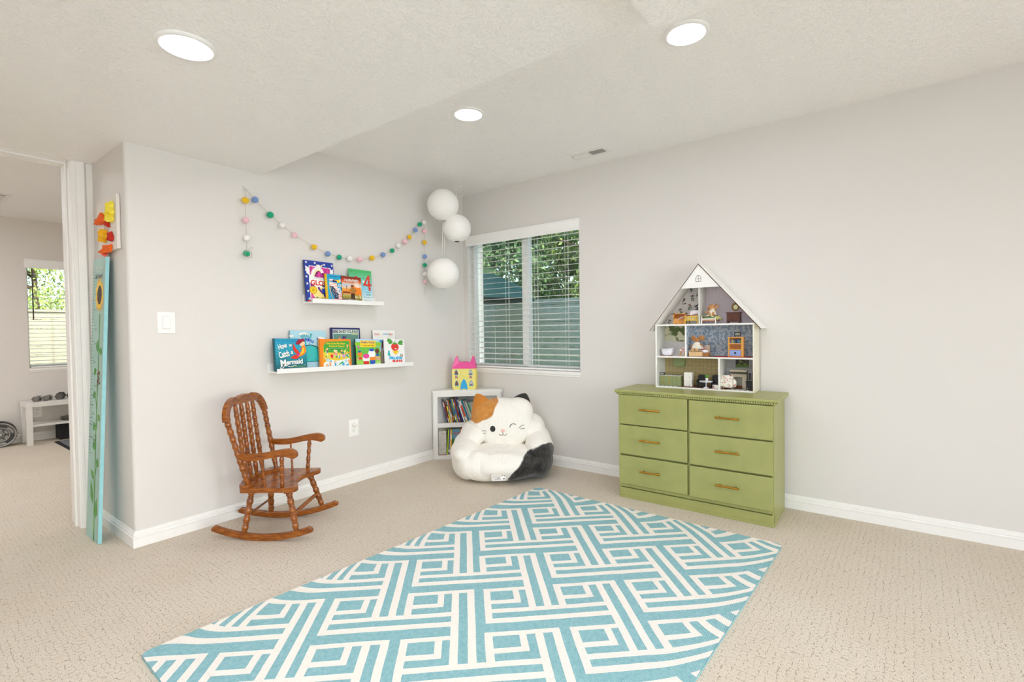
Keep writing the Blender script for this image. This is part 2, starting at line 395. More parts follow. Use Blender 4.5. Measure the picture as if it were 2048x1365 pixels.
# ------------------------------------------------------------------ recessed lights, vents, switch, outlets
def lamp_mat(name, k, col=(1, .978, 1.11, 1)):
    t = NT(name); t.b.inputs['Emission Color'].default_value = col; t.b.inputs['Emission Strength'].default_value = k; t.b.inputs['Base Color'].default_value = (.9, .9, .9, 1); return t.m
LM = lamp_mat('lamp_disc', LAMP); LMF = lamp_mat('fill_disc_next_room', LAMP * 2.25, (.97, .99, 1.06, 1))
def light(x, y, z, label, grp='recessed ceiling lights', lm=None):
    r = thing('recessed_light', label, 'ceiling light', (x, y, z), 0, grp)
    b = MB(); b.lathe([(.097, 0), (.097, .4), (.090, 1), (.079, 1), (.076, .5)], (0, 0, 0), (0, 0, -.009), LACQ, 40, False); b.build('trim_ring', r)
    b = MB(); b.lathe([(.0765, 0), (.0765, 1)], (0, 0, -.0035), (0, 0, -.0045), lm or LM, 36); b.build('light_disc', r)
light(-2.779, -1.230, H1, 'round glowing recessed light in the lower ceiling on the left')
light(-1.295, -1.248, H2, 'round glowing recessed light in the raised ceiling, nearer the air vent and back corner')
light(-1.295, -2.530, H2, 'round glowing recessed light beside the soffit step at the top right')
for x, y, z in ((-2.779, -2.53, H1), (-4.3, -1.23, H1), (-4.3, -2.53, H1), (-2.779, -3.85, H0), (-4.3, -3.85, H0), (-1.295, -5.2, H2), (-2.779, -5.2, H0), (-4.3, -5.2, H0), (-5.5, -2.53, H1)):
    light(x, y, z, 'recessed ceiling light behind the viewpoint, outside the photo', 'recessed lights behind the viewpoint')
for x, y in ((-3.6, 1.9), (-5.0, 1.9), (-3.9, 3.4), (-1.4, 2.0), (-5.2, 3.4)): light(x, y, H2, 'added fill light in the ceiling of the next room, out of sight', 'added fill lights of the next room', LMF)  # extra lamps put in out of view to brighten the next room

SLOT = mat('4B4843', .7)
def vent(name, label, loc, rz, L=.305, Wd=.15, rows=11):
    r = thing(name, label, 'air vent', loc, rz)
    b = MB(); b.prism([(-L/2, -Wd/2), (L/2, -Wd/2), (L/2, Wd/2), (-L/2, Wd/2)], 0, -.004, WHITE)
    b.box((-L/2 + .02, -Wd/2 + .025, -.004), (L/2 - .02, Wd/2 - .025, -.007), WHITE); b.build('face_plate', r, bevel=.002)
    b = MB()
    for sgn in (-1, 1):
        b.box((sgn * (L/2 - .032), -Wd/2 + .04, -.0071), (sgn * .010, Wd/2 - .04, -.0076), SLOT)
    b.build('opening', r)
    b = MB()
    for sgn in (-1, 1):
        x0, x1 = (-(L/2 - .032), -.010) if sgn < 0 else (.010, L/2 - .032)
        for k in range(rows):
            x = x0 + (x1 - x0) * (k + .5) / rows
            b.box((-.005, -Wd/2 + .038, -.001), (.005, Wd/2 - .038, .001), WHITE, Matrix.Translation((x, 0, -.010)) @ Matrix.Rotation(R(38 * sgn), 4, 'Y'))
    b.build('louvers', r)
    for sx in (-1, 1): b = MB(); b.cyl((sx * (L/2 - .012), 0, -.004), (sx * (L/2 - .012), 0, -.006), .003, SLOT, 8); b.build('screw', r)
vent('ceiling_vent', 'white rectangular air vent in the raised ceiling near the right wall', (-.261, -1.503, H2), R(90))
vent('ceiling_vent', 'air vent in the ceiling of the next room, partly out of frame', (-2.792, 3.42, H2), R(90), .62, .30, 22)

PLATE = mat('F3F2EE', .3, var=.01)
r = thing('light_switch', 'white rocker light switch on the wall left of the rocking chair', 'light switch', (-2.470, 0, 1.215))
b = MB(); b.box((-.0435, 0, -.060), (.0435, -.006, .060), PLATE); b.build('wall_plate', r, bevel=.0025)
b = MB(); b.prism([(-.006, -.033), (-.011, -.033), (-.007, 0), (-.010, .033), (-.006, .033)], -.017, .017, PLATE, 'x'); b.build('rocker', r, bevel=.001)
b = MB(); b.box((-.0185, -.006, -.035), (.0185, -.0066, .035), mat('C9C5BC', .6)); b.build('rocker_frame', r)
def outlet(label, loc, plug=False):
    r = thing('wall_outlet', label, 'wall outlet', loc)
    b = MB(); b.box((-.0425, 0, -.063), (.0425, -.005, .063), PLATE); b.build('wall_plate', r, bevel=.002)
    for s_ in (-1, 1):
        b = MB(); b.lathe([(.0165, 0), (.0165, 1)], (0, -.005, s_ * .0205), (0, -.0075, s_ * .0205), PLATE, 20)
        for xx in (-.0062, .0062): b.box((xx - .0011, -.0075, s_ * .0205 + .001), (xx + .0011, -.0079, s_ * .0205 + .009), SLOT)
        b.cyl((0, -.0075, s_ * .0205 - .007), (0, -.0079, s_ * .0205 - .007), .0026, SLOT, 8)
        b.build('socket', r)
    return r
outlet('white wall outlet with a round plug-in in its top socket, right of the rocking chair', (-1.262, 0, .419))
r = thing('air_freshener', 'small round white plug-in pushed into the upper socket of the wall outlet', 'air freshener', (-1.264, -.008, .442))  # plug-in air freshener, gives no light
b = MB(); b.lathe([(.017, 0), (.0175, .3), (.016, .75), (.011, 1)], (0, 0, 0), (0, -.030, 0), mat('EFEBE3', .35), 20); b.build('plug_body', r)
b = MB(); b.ell((.002, -.028, .006), (.007, .004, .007), mat('F7F6F2', .2), nu=12, nv=6); b.build('lens', r)
outlet('wall outlet under the white bench in the next room', (-2.348, YF, .315))
# ================================================================== OUTDOORS
random.seed(11)
t = NT('lawn'); LAWN = t.done(t.ramp(t.noise(14, 4), [(.3, '3F5A2A'), (.7, '6F8A45')]), .9)
b = MB(); b.box((.3, -8, -.3), (16, 16, .15), LAWN); b.box((-9, 4.6, -.3), (.3, 16, .15), LAWN); g = b.build('ground'); g['kind'] = 'structure'
t = NT('fence_grey'); FG = t.done(t.ramp(t.noise(9, 4, mapping(t, (1, 1, 8))), [(.3, '7C857E'), (.7, '9CA59C')]), .8)
t = NT('fence_tan'); FT = t.done(t.ramp(t.noise(9, 4, mapping(t, (1, 1, 8))), [(.3, 'A99F8A'), (.7, 'BCB29C')]), .8)
def fence(label, T, L, h, m, cap):
    r = thing('board_fence', label, 'fence', (0, 0, 0)); r.matrix_world = T
    b = MB(); k = 0; z = .15
    while z < h - .05:
        b.box((0, -.01 + .004 * (k % 2), z), (L, .012, min(z + .135, h)), m); z += .142; k += 1
    b.build('boards', r)
    b = MB(); b.box((0, -.03, h), (L, .05, h + .04), cap); b.build('cap_rail', r)
    x = 0.
    while x <= L + .01:
        b = MB(); b.box((x - .05, -.02, .1), (x + .05, .08, h + .06), m); b.build('post', r); x += 2.4
fence('grey horizontal board fence outside the window above the cat chair', Matrix.Translation((3.4, 9.6, 0)) @ rotz(R(-90)), 14.4, 1.62, FG, FG)
fence('sunlit cream board fence outside the window of the next room', Matrix.Translation((-7.0, 7.6, 0)), 9.6, 1.55, FT, FT)
BARK = mat('5A4636', .9, bump=.6, scale=30, var=.25)
def leafmat(name, a, c):
    t = NT(name); m = t.done(t.ramp(t.noise(5, 3), [(.3, a), (.7, c)]), .5)
    t.b.inputs['Transmission Weight'].default_value = 0.; t.b.inputs['Subsurface Weight'].default_value = 0.
    return m
def tree(label, x, y, h, r, lm, n, trunk=.09, low=.9, leaf=.07):
    T = thing('leafy_tree', label, 'tree', (x, y, 0), 0, None)
    b = MB(); b.tube([(0, 0, .1), (.05, 0, h * .3), (-.04, .05, h * .6), (0, 0, h * .85)], [trunk, trunk * .8, trunk * .55, trunk * .2], BARK, 8)
    for k in range(9):
        a = random.uniform(0, 6.28); z = random.uniform(low + .1, h * .75); e = random.uniform(.5, .95) * r
        b.tube([(0, 0, z), (math.cos(a) * e * .5, math.sin(a) * e * .5, z + .25), (math.cos(a) * e, math.sin(a) * e, z + .35 + random.uniform(-.2, .3))], [.04, .025, .008], BARK, 6)
    b.build('trunk', T)
    b = MB(); cl = []
    for k in range(26):
        a = random.uniform(0, 6.28); q = random.uniform(.1, .8) * r; cl.append((math.cos(a) * q, math.sin(a) * q, random.uniform(low, h), random.uniform(.28, .5) * r))
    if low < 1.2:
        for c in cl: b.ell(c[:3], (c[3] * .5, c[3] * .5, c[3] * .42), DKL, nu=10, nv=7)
    for k in range(n):
        c = random.choice(cl); d = Vector((random.gauss(0, 1), random.gauss(0, 1), random.gauss(0, 1))).normalized() * c[3] * random.random() ** .4
        p = Vector(c[:3]) + d; E_ = Euler((random.uniform(0, 6), random.uniform(0, 6), random.uniform(0, 6))).to_matrix(); s_ = leaf * random.uniform(.6, 1.2)
        b.add([tuple(p + E_ @ Vector(q)) for q in ((-s_, 0, 0), (0, -s_ * .45, 0), (s_, 0, s_ * .2), (0, s_ * .45, 0))], [(0, 1, 2, 3)], lm)
    b.build('foliage', T)
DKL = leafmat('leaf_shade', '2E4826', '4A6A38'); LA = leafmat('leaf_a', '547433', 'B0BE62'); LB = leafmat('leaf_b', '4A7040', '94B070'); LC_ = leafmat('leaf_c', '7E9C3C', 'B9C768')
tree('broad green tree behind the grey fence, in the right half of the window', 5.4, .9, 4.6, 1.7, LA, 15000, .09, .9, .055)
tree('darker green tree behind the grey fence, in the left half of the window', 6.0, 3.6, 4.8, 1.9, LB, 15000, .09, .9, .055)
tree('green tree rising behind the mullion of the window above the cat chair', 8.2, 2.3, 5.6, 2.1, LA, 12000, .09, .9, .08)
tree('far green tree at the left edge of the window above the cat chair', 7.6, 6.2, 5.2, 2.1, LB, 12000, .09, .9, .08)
tree('bright green tree above the cream fence outside the next room', -1.5, 9.6, 4.8, 1.5, LC_, 9000, .05, 1.3, .04)
tree('small sunny tree behind the cream fence, left of the bright green tree', -3.6, 10.4, 4.6, 1.3, LC_, 6000, .05, 1.6, .04)
TEAL = mat('0C2E30', .9, spec=.1, var=.1, scale=6)
r = thing('patio_umbrella', 'dark teal patio umbrella outside the window, in front of the grey fence', 'umbrella', (2.4, 1.92, .15))
b = MB(); N = 8
for k in range(N):
    a0, a1 = 2 * math.pi * k / N, 2 * math.pi * (k + 1) / N
    pr = [(0., 1.92), (.35, 1.87), (.68, 1.72), (.95, 1.47)]
    for (r0, z0), (r1, z1) in zip(pr, pr[1:]):
        b.add([(r0 * math.cos(a0), r0 * math.sin(a0), z0), (r1 * math.cos(a0), r1 * math.sin(a0), z1), (r1 * math.cos(a1), r1 * math.sin(a1), z1), (r0 * math.cos(a1), r0 * math.sin(a1), z0)], [(0, 1, 2, 3)], TEAL)
b.build('canopy', r)
b = MB(); b.cyl((0, 0, 0), (0, 0, 1.95), .02, mat('3A4444', .4, .6), 10); b.build('pole', r)

# ================================================================== RUG
A_, B_, C_ = Vector((-.593, -1.235)), Vector((-2.935, -1.105)), Vector((-.647, -2.808)); D_ = B_ + C_ - A_
def rrect(P, rad, n=5):
    out = []
    for i in range(4):
        p, q, s_ = P[i - 1], P[i], P[(i + 1) % 4]; a = (p - q).normalized(); c = (s_ - q).normalized()
        for k in range(n + 1):
            th = math.pi / 2 * k / n; out.append(q + (a + c) * rad - (c * math.cos(th) + a * math.sin(th)) * rad)
    return out
RP = rrect([A_, B_, D_, C_], .03)
def inside_clip(poly, clip):
    for i in range(len(clip)):
        a, c = clip[i], clip[(i + 1) % len(clip)]; e = c - a
        if e.length < 1e-6: continue
        sd = lambda p: e.x * (p.y - a.y) - e.y * (p.x - a.x)
        out = []
        for j in range(len(poly)):
            p, q = poly[j - 1], poly[j]; sp, sq = sd(p), sd(q)
            if (sp >= 0) != (sq >= 0): out.append(p + (q - p) * (sp / (sp - sq)))
            if sq >= 0: out.append(q)
        poly = out
        if len(poly) < 3: return []
    return poly
ar = sum(RP[i].x * RP[(i + 1) % len(RP)].y - RP[(i + 1) % len(RP)].x * RP[i].y for i in range(len(RP)))
CL = RP if ar > 0 else RP[::-1]
ux = (A_ - B_).normalized(); uy = (A_ - C_).normalized()
from mathutils import noise as mn
def rwarp(p):
    q = Vector((p.x, p.y)); f = lambda d: max(0., 1 - d / .13) ** 2
    nx_ = Vector((-ux.y, ux.x)); ny_ = Vector((uy.y, -uy.x))
    d1 = abs((p - A_).dot(nx_)); d2 = abs((p - D_).dot(nx_)); d3 = abs((p - A_).dot(ny_)); d4 = abs((p - B_).dot(ny_))
    e4 = min(1, d4 / .1); e3 = min(1, d3 / .1)
    q = q + ux * (.050 * (f(d1) + f(d2))) * e3 * e4
    q = q + uy * (.050 * f(d3)) * min(1, d1 / .1) * min(1, d2 / .1)
    w = mn.noise_vector(Vector((p.x * 9, p.y * 9, 0))) * .0016 + mn.noise_vector(Vector((p.x * 45, p.y * 45, 3))) * .0007
    m = min(d1, d2, d3, d4)
    return q + Vector((w.x, w.y)) * min(1, m / .02)
def rz_(p): return .0105 + .0016 * mn.noise(Vector((p.x * 3.2, p.y * 3.2, 5)))
t = NT('rug_teal')
cb = t.node('TexWave', {'Vector': mapping(t, (1, 1, 1), (0, 0, R(-2.3))), 'Scale': 62., 'Distortion': .8, 'Detail': 1.}, wave_type='BANDS', bands_direction='X').outputs['Fac']
cc = t.node('TexWave', {'Vector': mapping(t, (1, 1, 1), (0, 0, R(-2.3))), 'Scale': 45., 'Distortion': .8, 'Detail': 1.}, wave_type='BANDS', bands_direction='Y').outputs['Fac']
wv = t.math('MULTIPLY', cb, cc); sp_ = t.ramp(t.noise(240, 2), [(.62, 0.), (.70, 1.)])
RT = t.done(t.mix(t.math('MULTIPLY', sp_, .5), t.ramp(t.math('ADD', t.math('MULTIPLY', wv, .35), t.math('MULTIPLY', t.noise(70, 3), .7)), [(.2, '7CAEB4'), (.75, 'A3CBCE')]), '4F878F'), .9, t.bump(wv, .5, .003), spec=.15)
t = NT('rug_cream')
cb = t.node('TexWave', {'Vector': mapping(t, (1, 1, 1), (0, 0, R(-2.3))), 'Scale': 62., 'Distortion': .8, 'Detail': 1.}, wave_type='BANDS', bands_direction='X').outputs['Fac']
cc = t.node('TexWave', {'Vector': mapping(t, (1, 1, 1), (0, 0, R(-2.3))), 'Scale': 45., 'Distortion': .8, 'Detail': 1.}, wave_type='BANDS', bands_direction='Y').outputs['Fac']
wv = t.math('MULTIPLY', cb, cc); sp_ = t.ramp(t.noise(240, 2), [(.63, 0.), (.70, 1.)])
RC = t.done(t.mix(t.math('MULTIPLY', sp_, .4), 'F2ECE2', 'B9A88F'), .9, t.bump(wv, .5, .003), spec=.15)
b = MB(); n = len(RP)
# body: sides and a subdivided top
b.add([(p.x, p.y, 0) for p in RP] + [(p.x, p.y, rz_(p) - .0012) for p in RP], [(i, (i + 1) % n, n + (i + 1) % n, n + i) for i in range(n)], RT)
th = R(-47.5); S_ = Vector((math.cos(th), math.sin(th))); T_ = Vector((math.cos(th - math.pi / 2), math.sin(th - math.pi / 2))); O_ = Vector((-1.891, -1.822)); U_ = .0316
def cells(s0, t0, s1, t1, m, lift, step=.8):
    ns = max(1, math.ceil((s1 - s0) / step)); nt2 = max(1, math.ceil((t1 - t0) / step))
    for i in range(ns):
        for j in range(nt2):
            a0 = s0 + (s1 - s0) * i / ns; a1 = s0 + (s1 - s0) * (i + 1) / ns; c0 = t0 + (t1 - t0) * j / nt2; c1 = t0 + (t1 - t0) * (j + 1) / nt2
            P = [O_ + S_ * a * U_ + T_ * c * U_ for a, c in ((a0, c0), (a1, c0), (a1, c1), (a0, c1))]
            P = inside_clip(P, CL)
            if len(P) < 3: continue
            Q = [rwarp(p) if lift else p for p in P]
            b.add([(q.x, q.y, rz_(q) + lift) for q in Q], [tuple(range(len(Q)))], m)
cells(-80, -80, 80, 80, RT, 0, 1.0)
MA = [(0, 0, .9, 8.15), (0, 0, 5.8, .8), (4.0, 0, 4.85, 3.95), (0, 3.05, 4.85, 3.95), (0, 5.1, 15.85, 6.0), (0, 7.15, 15.85, 8.15)]
MBp = [(0, 0, .95, 5.2), (0, -.05, 9.0, .75), (4.1, 0, 4.95, 3.85), (0, 2.95, 4.95, 3.85), (6.0, 0, 6.95, 15.2), (8.05, 0, 9.0, 15.2)]
for i in range(-5, 6):
    for j in range(-5, 6):
        s0, t0 = 10 * (i + j), 10 * (i - j); q = O_ + S_ * s0 * U_ + T_ * t0 * U_
        if not (-3.6 < q.x < 0 and -3.6 < q.y < -.4): continue
        for (a, c, d, e) in MA: cells(s0 + a, t0 + c, s0 + d, t0 + e, RC, .0006)
        for (a, c, d, e) in MBp: cells(s0 + a - .25, t0 + c - 10.05, s0 + d - .25, t0 + e - 10.05, RC, .0007)
rug = b.build('area_rug'); tag(rug, 'large rectangular rug with a cream maze pattern on pale teal, lying on the carpet', 'rug')

# ================================================================== DRESSER
t = NT('olive_paint'); OL = t.done(t.ramp(t.noise(12, 4), [(.3, '97995A'), (.7, '9FA060')]), .38, t.bump(t.noise(90, 3), .08, .002), spec=.5)
BRASS = mat('B5842F', .28, .95, scale=30, var=.12)
DX, DY, DW, DD, DH = -.03, -1.790, .943, .380, .735
dr = thing('dresser', 'olive green six-drawer dresser with brass bar handles under the dollhouse', 'dresser', (DX, DY, 0), R(-90))   # local x = along wall to the right, y = towards wall
# local frame: x right, y into the wall; front face at y = -DD
b = MB()
b.box((0, -DD, 0), (.012, 0, .712), OL); b.box((DW - .012, -DD, 0), (DW, 0, .712), OL)
b.box((.012, -.012, .02), (DW - .012, 0, .712), OL); b.box((.012, -DD + .012, .07), (DW - .012, -DD + .03, .712), OL)
b.box((.012, -DD + .004, .694), (DW - .012, -.012, .712), OL); b.box((.458, -DD + .004, .07), (.474, -DD + .03, .70), OL)
b.box((.012, -DD + .001, .075), (DW - .012, -DD + .02, .098), OL)
b.build('carcass', dr, bevel=.0015)
b = MB(); b.box((-.001, -DD - .003, 0), (DW + .001, -.005, .018), OL); b.box((.0, -DD - .002, .018), (DW, -DD + .02, .069), OL); b.build('plinth', dr, bevel=.002)
b = MB(); b.prism([(-DD - .022, DH - .018), (-DD - .024, DH - .011), (-DD - .022, DH - .003), (-DD - .016, DH), (0, DH), (0, DH - .022), (-DD - .008, DH - .022)], -.022, DW + .022, OL, 'x')
b.build('top', dr, bevel=.004, seg=3)
b = MB(); nb = 74
for k in range(nb):
    x = -.012 + (DW + .024) * (k + .5) / nb; b.ell((x, -DD - .017, DH - .0245), (.0068, .0065, .0065), OL, nu=8, nv=6)
b.box((-.012, -DD - .013, DH - .032), (DW + .012, -DD + .01, DH - .0215), OL)
b.build('bead_trim', dr)
rowsL = [(.505, .702), (.303, .498), (.100, .291)]; rowsR = [(.501, .698), (.300, .492), (.097, .289)]
for rows, x0, x1 in ((rowsL, .004, .461), (rowsR, .474, .938)):
    for z0, z1 in rows:
        b = MB(); b.box((x0, -DD - .017, z0), (x1, -DD + .012, z1), OL); b.box((x0 + .02, -DD + .012, z0 + .01), (x1 - .02, -.05, z0 + .02), OL)
        d = b.build('drawer', dr, bevel=.003, seg=2)
        cx = (x0 + x1) / 2 - (.004 if x0 < .1 else .005); zc = z0 + (z1 - z0) * .55; b = MB(); y = -DD - .017
        b.cyl((cx - .068, y - .030, zc), (cx + .068, y - .030, zc), .0058, BRASS, 14)
        for sx in (-.045, .045): b.cyl((cx + sx, y, zc), (cx + sx, y - .028, zc), .0042, BRASS, 10)
        h = b.build('handle', d); h['label'] = 'slim brass bar handle'

# ================================================================== ROCKING CHAIR
t = NT('cherry_wood')
gr = t.noise(7, 5, mapping(t, (3, 3, 14)))
WOOD = t.done(t.mix(t.ramp(t.noise(45, 4), [(.66, 0.), (.85, .35)]), t.ramp(gr, [(.25, '66330C'), (.5, '8C4A11'), (.75, 'A8651F')]), '4A1D08'), .22, t.bump(t.noise(60, 3), .06, .002), spec=.6)
ch = thing('rocking_chair', 'child-size brown wooden rocking chair with turned spindles by the baseboard', 'rocking chair', (-2.066, -.3636, 0), R(-51.9 + 90))
# local frame: the chair faces local -y?  use P(lat, fore, z) with fore along the heading
def P(lat, fo, z): return Vector((lat, -fo, z))
ch.rotation_euler = (0, 0, R(-51.9) + R(90))
GRV = mat('3E1A07', .35, var=.1)
def turned(b, p0, p1, r, beads, ends=(.12, .1), taper=.65):
    prof = []; n = beads * 10
    for i in range(n + 1):
        h = i / n; x = h * beads; f = x - math.floor(x); 
        if h > 1 - 1e-6: f = 1
        v = math.sin(math.pi * f); rr = r * (.60 + .42 * v ** .8)
        if abs(f - .5) < .001: pass
        if f < .12 or f > .88: rr = r * (.66 + .22 * math.cos((f if f < .5 else 1 - f) / .12 * math.pi / 2))
        if h < ends[0]: rr = r * (taper + (1 - taper) * (h / ends[0])) * .95
        if h > 1 - ends[1]: rr = r * (taper + (1 - taper) * ((1 - h) / ends[1])) * .95
        prof.append((rr, h))
    b.lathe(prof, p0, p1, WOOD, 14)
    p0, p1 = Vector(p0), Vector(p1)
    for i in range(1, beads):
        h = i / beads; rr = r * .90; w = .0042 / (p1 - p0).length
        if .07 < h < .93:
            b.lathe([(rr * .8, 0), (rr, .25), (rr, .75), (rr * .8, 1)], p0.lerp(p1, h - w), p0.lerp(p1, h + w), WOOD, 12, False)
            for sg_ in (-1, 1): b.lathe([(r * .72, 0), (r * .76, 1)], p0.lerp(p1, h + sg_ * .085 / beads), p0.lerp(p1, h + sg_ * .135 / beads), GRV, 12, False)
def smooth3(P_, k=4):
    out = []; n = len(P_)
    for i in range(n - 1):
        a, b_, c, d_ = P_[max(0, i - 1)], P_[i], P_[i + 1], P_[min(n - 1, i + 2)]
        for j in range(k):
            t_ = j / k; out.append(tuple(.5 * (2 * b_[m] + (c[m] - a[m]) * t_ + (2 * a[m] - 5 * b_[m] + 4 * c[m] - d_[m]) * t_ ** 2 + (3 * b_[m] - a[m] - 3 * c[m] + d_[m]) * t_ ** 3) for m in range(len(b_))))
    return out + [P_[-1]]
for sg in (-1, 1):
    b = MB(); pts = []; N = 30; lo = []; hi = []
    for i in range(N + 1):
        f = -.283 + (.586) * i / N; z = .62 * f * f if f > 0 else .60 * f * f; lat = sg * (.172 + .115 * f)
        w = .011; hgt = .036 if 0 < i < N else .016; zt = z + hgt
        lo.append((lat, f, z)); hi.append((lat, f, zt))
    vs = []; k = 4
    for (l, f, z), (_, _, zt) in zip(lo, hi): vs += [P(l - .012, f, z), P(l + .012, f, z), P(l + .012, f, zt), P(l - .012, f, zt)]
    fs = []
    for i in range(N):
        for j in range(4): fs.append((i * 4 + j, i * 4 + (j + 1) % 4, (i + 1) * 4 + (j + 1) % 4, (i + 1) * 4 + j))
    fs += [(3, 2, 1, 0), (N * 4, N * 4 + 1, N * 4 + 2, N * 4 + 3)]
    b.add([tuple(v) for v in vs], fs, WOOD); b.build('rocker', ch, bevel=.004, seg=3)
    b = MB(); turned(b, P(sg * .161, -.095, .036), P(sg * .108, -.070, .275), .0175, 5); b.build('leg', ch)
    b = MB(); turned(b, P(sg * .194, .208, .058), P(sg * .150, .150, .275), .0175, 5); b.build('leg', ch)
    b = MB(); turned(b, P(sg * .168, -.060, .300), P(sg * .209, -.147, .672), .0160, 9, (.16, .02)); b.build('back_post', ch)
    b = MB(); turned(b, P(sg * .176, .128, .290), P(sg * .195, .137, .475), .0125, 4); b.build('arm_support', ch)
    b = MB(); b.cyl(P(sg * .175, .035, .290), P(sg * .188, .022, .462), .0068, WOOD, 10, .0055); b.build('arm_spindle', ch)
    # arm: swept board with rounded nose
    b = MB(); path = [(-.098, .474, .014), (-.05, .470, .017), (.0, .470, .018), (.05, .477, .018), (.10, .487, .0185), (.15, .494, .020), (.185, .492, .0245), (.204, .487, .0245), (.219, .484, .019), (.227, .483, .009)]
    path = smooth3(path)
    vs = []; fs = []
    for f, z, hh in path:
        la = sg * (.190 + .06 * (f + .05)); w = .013
        vs += [P(la - w, f, z - hh), P(la + w, f, z - hh), P(la + w, f, z + hh), P(la - w, f, z + hh)]
    for i in range(len(path) - 1):
        for j in range(4): fs.append((i * 4 + j, i * 4 + (j + 1) % 4, (i + 1) * 4 + (j + 1) % 4, (i + 1) * 4 + j))
    q = (len(path) - 1) * 4; fs += [(3, 2, 1, 0), (q, q + 1, q + 2, q + 3)]
    b.add([tuple(v) for v in vs], fs, WOOD); b.build('armrest', ch, bevel=.005, seg=3)
    # shoulder block curving into the crest
    b = MB(); vs = []; fs = []; N = 9
    for i in range(N + 1):
        a = math.pi / 2 * i / N; lat = .100 + .112 * math.cos(a); z = .668 + .103 * math.sin(a); fo = -.146 - .020 * math.sin(a)
        ri = .020
        nl, nz = math.cos(a), math.sin(a)
        for dn, df in ((-ri, -.014), (ri, -.014), (ri, .014), (-ri, .014)): vs.append(P(sg * (lat + nl * dn), fo + df, z + nz * dn))
    for i in range(N):
        for j in range(4): fs.append((i * 4 + j, i * 4 + (j + 1) % 4, (i + 1) * 4 + (j + 1) % 4, (i + 1) * 4 + j))
    fs += [(3, 2, 1, 0), (N * 4, N * 4 + 1, N * 4 + 2, N * 4 + 3)]
    b.add([tuple(v) for v in vs], fs, WOOD); b.build('back_shoulder', ch, bevel=.004, seg=2)
    b = MB(); b.box(tuple(P(sg * .105 - .03, -.085, .258)), tuple(P(sg * .105 + .03, -.055, .276)), WOOD); b.build('cleat', ch, bevel=.002); b = MB(); b.box(tuple(P(sg * .148 - .03, .135, .258)), tuple(P(sg * .148 + .03, .165, .276)), WOOD); b.build('cleat', ch, bevel=.002)
for k, l in enumerate((-.093, -.032, .032, .093)):
    b = MB(); turned(b, P(l, -.105 - .012 * (1 - abs(l) / .1), .302), P(l * 1.02, -.164, .752), .0140, 10, (.14, .1)); b.build('back_spindle', ch)
# crest rail: scalloped plate
b = MB(); top = [(-.112, .772), (-.098, .780), (-.088, .776), (-.05, .792), (0, .796), (.05, .792), (.088, .776), (.098, .780), (.112, .772)]
bot = [(.112, .744), (.098, .738), (.09, .746), (.05, .742), (.03, .748), (0, .742), (-.03, .748), (-.05, .742), (-.09, .746), (-.098, .738), (-.112, .744)]
pl = [(l, z) for l, z in top + bot]
b.prism(pl, .154, .176, WOOD, 'y'); b.build('crest_rail', ch, bevel=.003)
# seat: serpentine front, dished
half = [(0, .150), (.045, .152), (.085, .166), (.12, .190), (.155, .206), (.188, .205), (.198, .190), (.199, .12), (.198, .02), (.196, -.07), (.186, -.100), (.15, -.112), (.10, -.128), (.05, -.138), (0, -.141)]
def smooth2(P_, k=5):
    out = []; n = len(P_)
    for i in range(n - 1):
        a, b_, c, d_ = P_[max(0, i - 1)], P_[i], P_[i + 1], P_[min(n - 1, i + 2)]
        for j in range(k):
            t_ = j / k; out.append(tuple(.5 * (2 * b_[m] + (c[m] - a[m]) * t_ + (2 * a[m] - 5 * b_[m] + 4 * c[m] - d_[m]) * t_ ** 2 + (3 * b_[m] - a[m] - 3 * c[m] + d_[m]) * t_ ** 3) for m in range(len(b_))))
    return out + [P_[-1]]
half = smooth2(half)
poly = [(l, -f) for l, f in half] + [(-l, -f) for l, f in reversed(half[1:-1])]
b = MB(); b.prism(poly, .272, .298, WOOD, 'z'); b.build('seat', ch, bevel=.006, seg=3)
ri = [(.200, -.045), (.199, -.08), (.186, -.102), (.15, -.114), (.10, -.131), (.05, -.141), (0, -.144)]; ro = [(0, -.105), (.05, -.102), (.09, -.090), (.12, -.066), (.145, -.040), (.17, -.034)]
ri = smooth2(ri)
pr_ = [(l, -f) for l, f in ri] ; pr2 = [(l, -f) for l, f in ro]
poly = [(.17, .034)] + pr_ + [(-x, y) for x, y in reversed(pr_[:-1])] + [(-.17, .034), (-.145, .040), (-.12, .066), (-.09, .090), (-.05, .102), (0, .105), (.05, .102), (.09, .090), (.12, .066), (.145, .040)]
b = MB(); b.prism(poly, .298, .313, WOOD, 'z'); b.build('seat_riser', ch, bevel=.004, seg=3)
b = MB(); turned(b, P(-.170, .183, .142), P(.170, .183, .142), .0115, 12); b.build('stretcher', ch)
b = MB(); b.cyl(P(-.140, -.085, .130), P(.140, -.085, .130), .0065, WOOD, 10); b.build('stretcher', ch)
# ================================================================== CAT BEANBAG CHAIR
random.seed(5)
BB = Vector((-.45, -.79, 0)); bby = math.atan2(-.6347, -.7728)     # heading of the front
bb = thing('beanbag_chair', 'white plush beanbag chair shaped like a winking calico cat with a black side patch', 'beanbag chair', BB, bby + R(90))
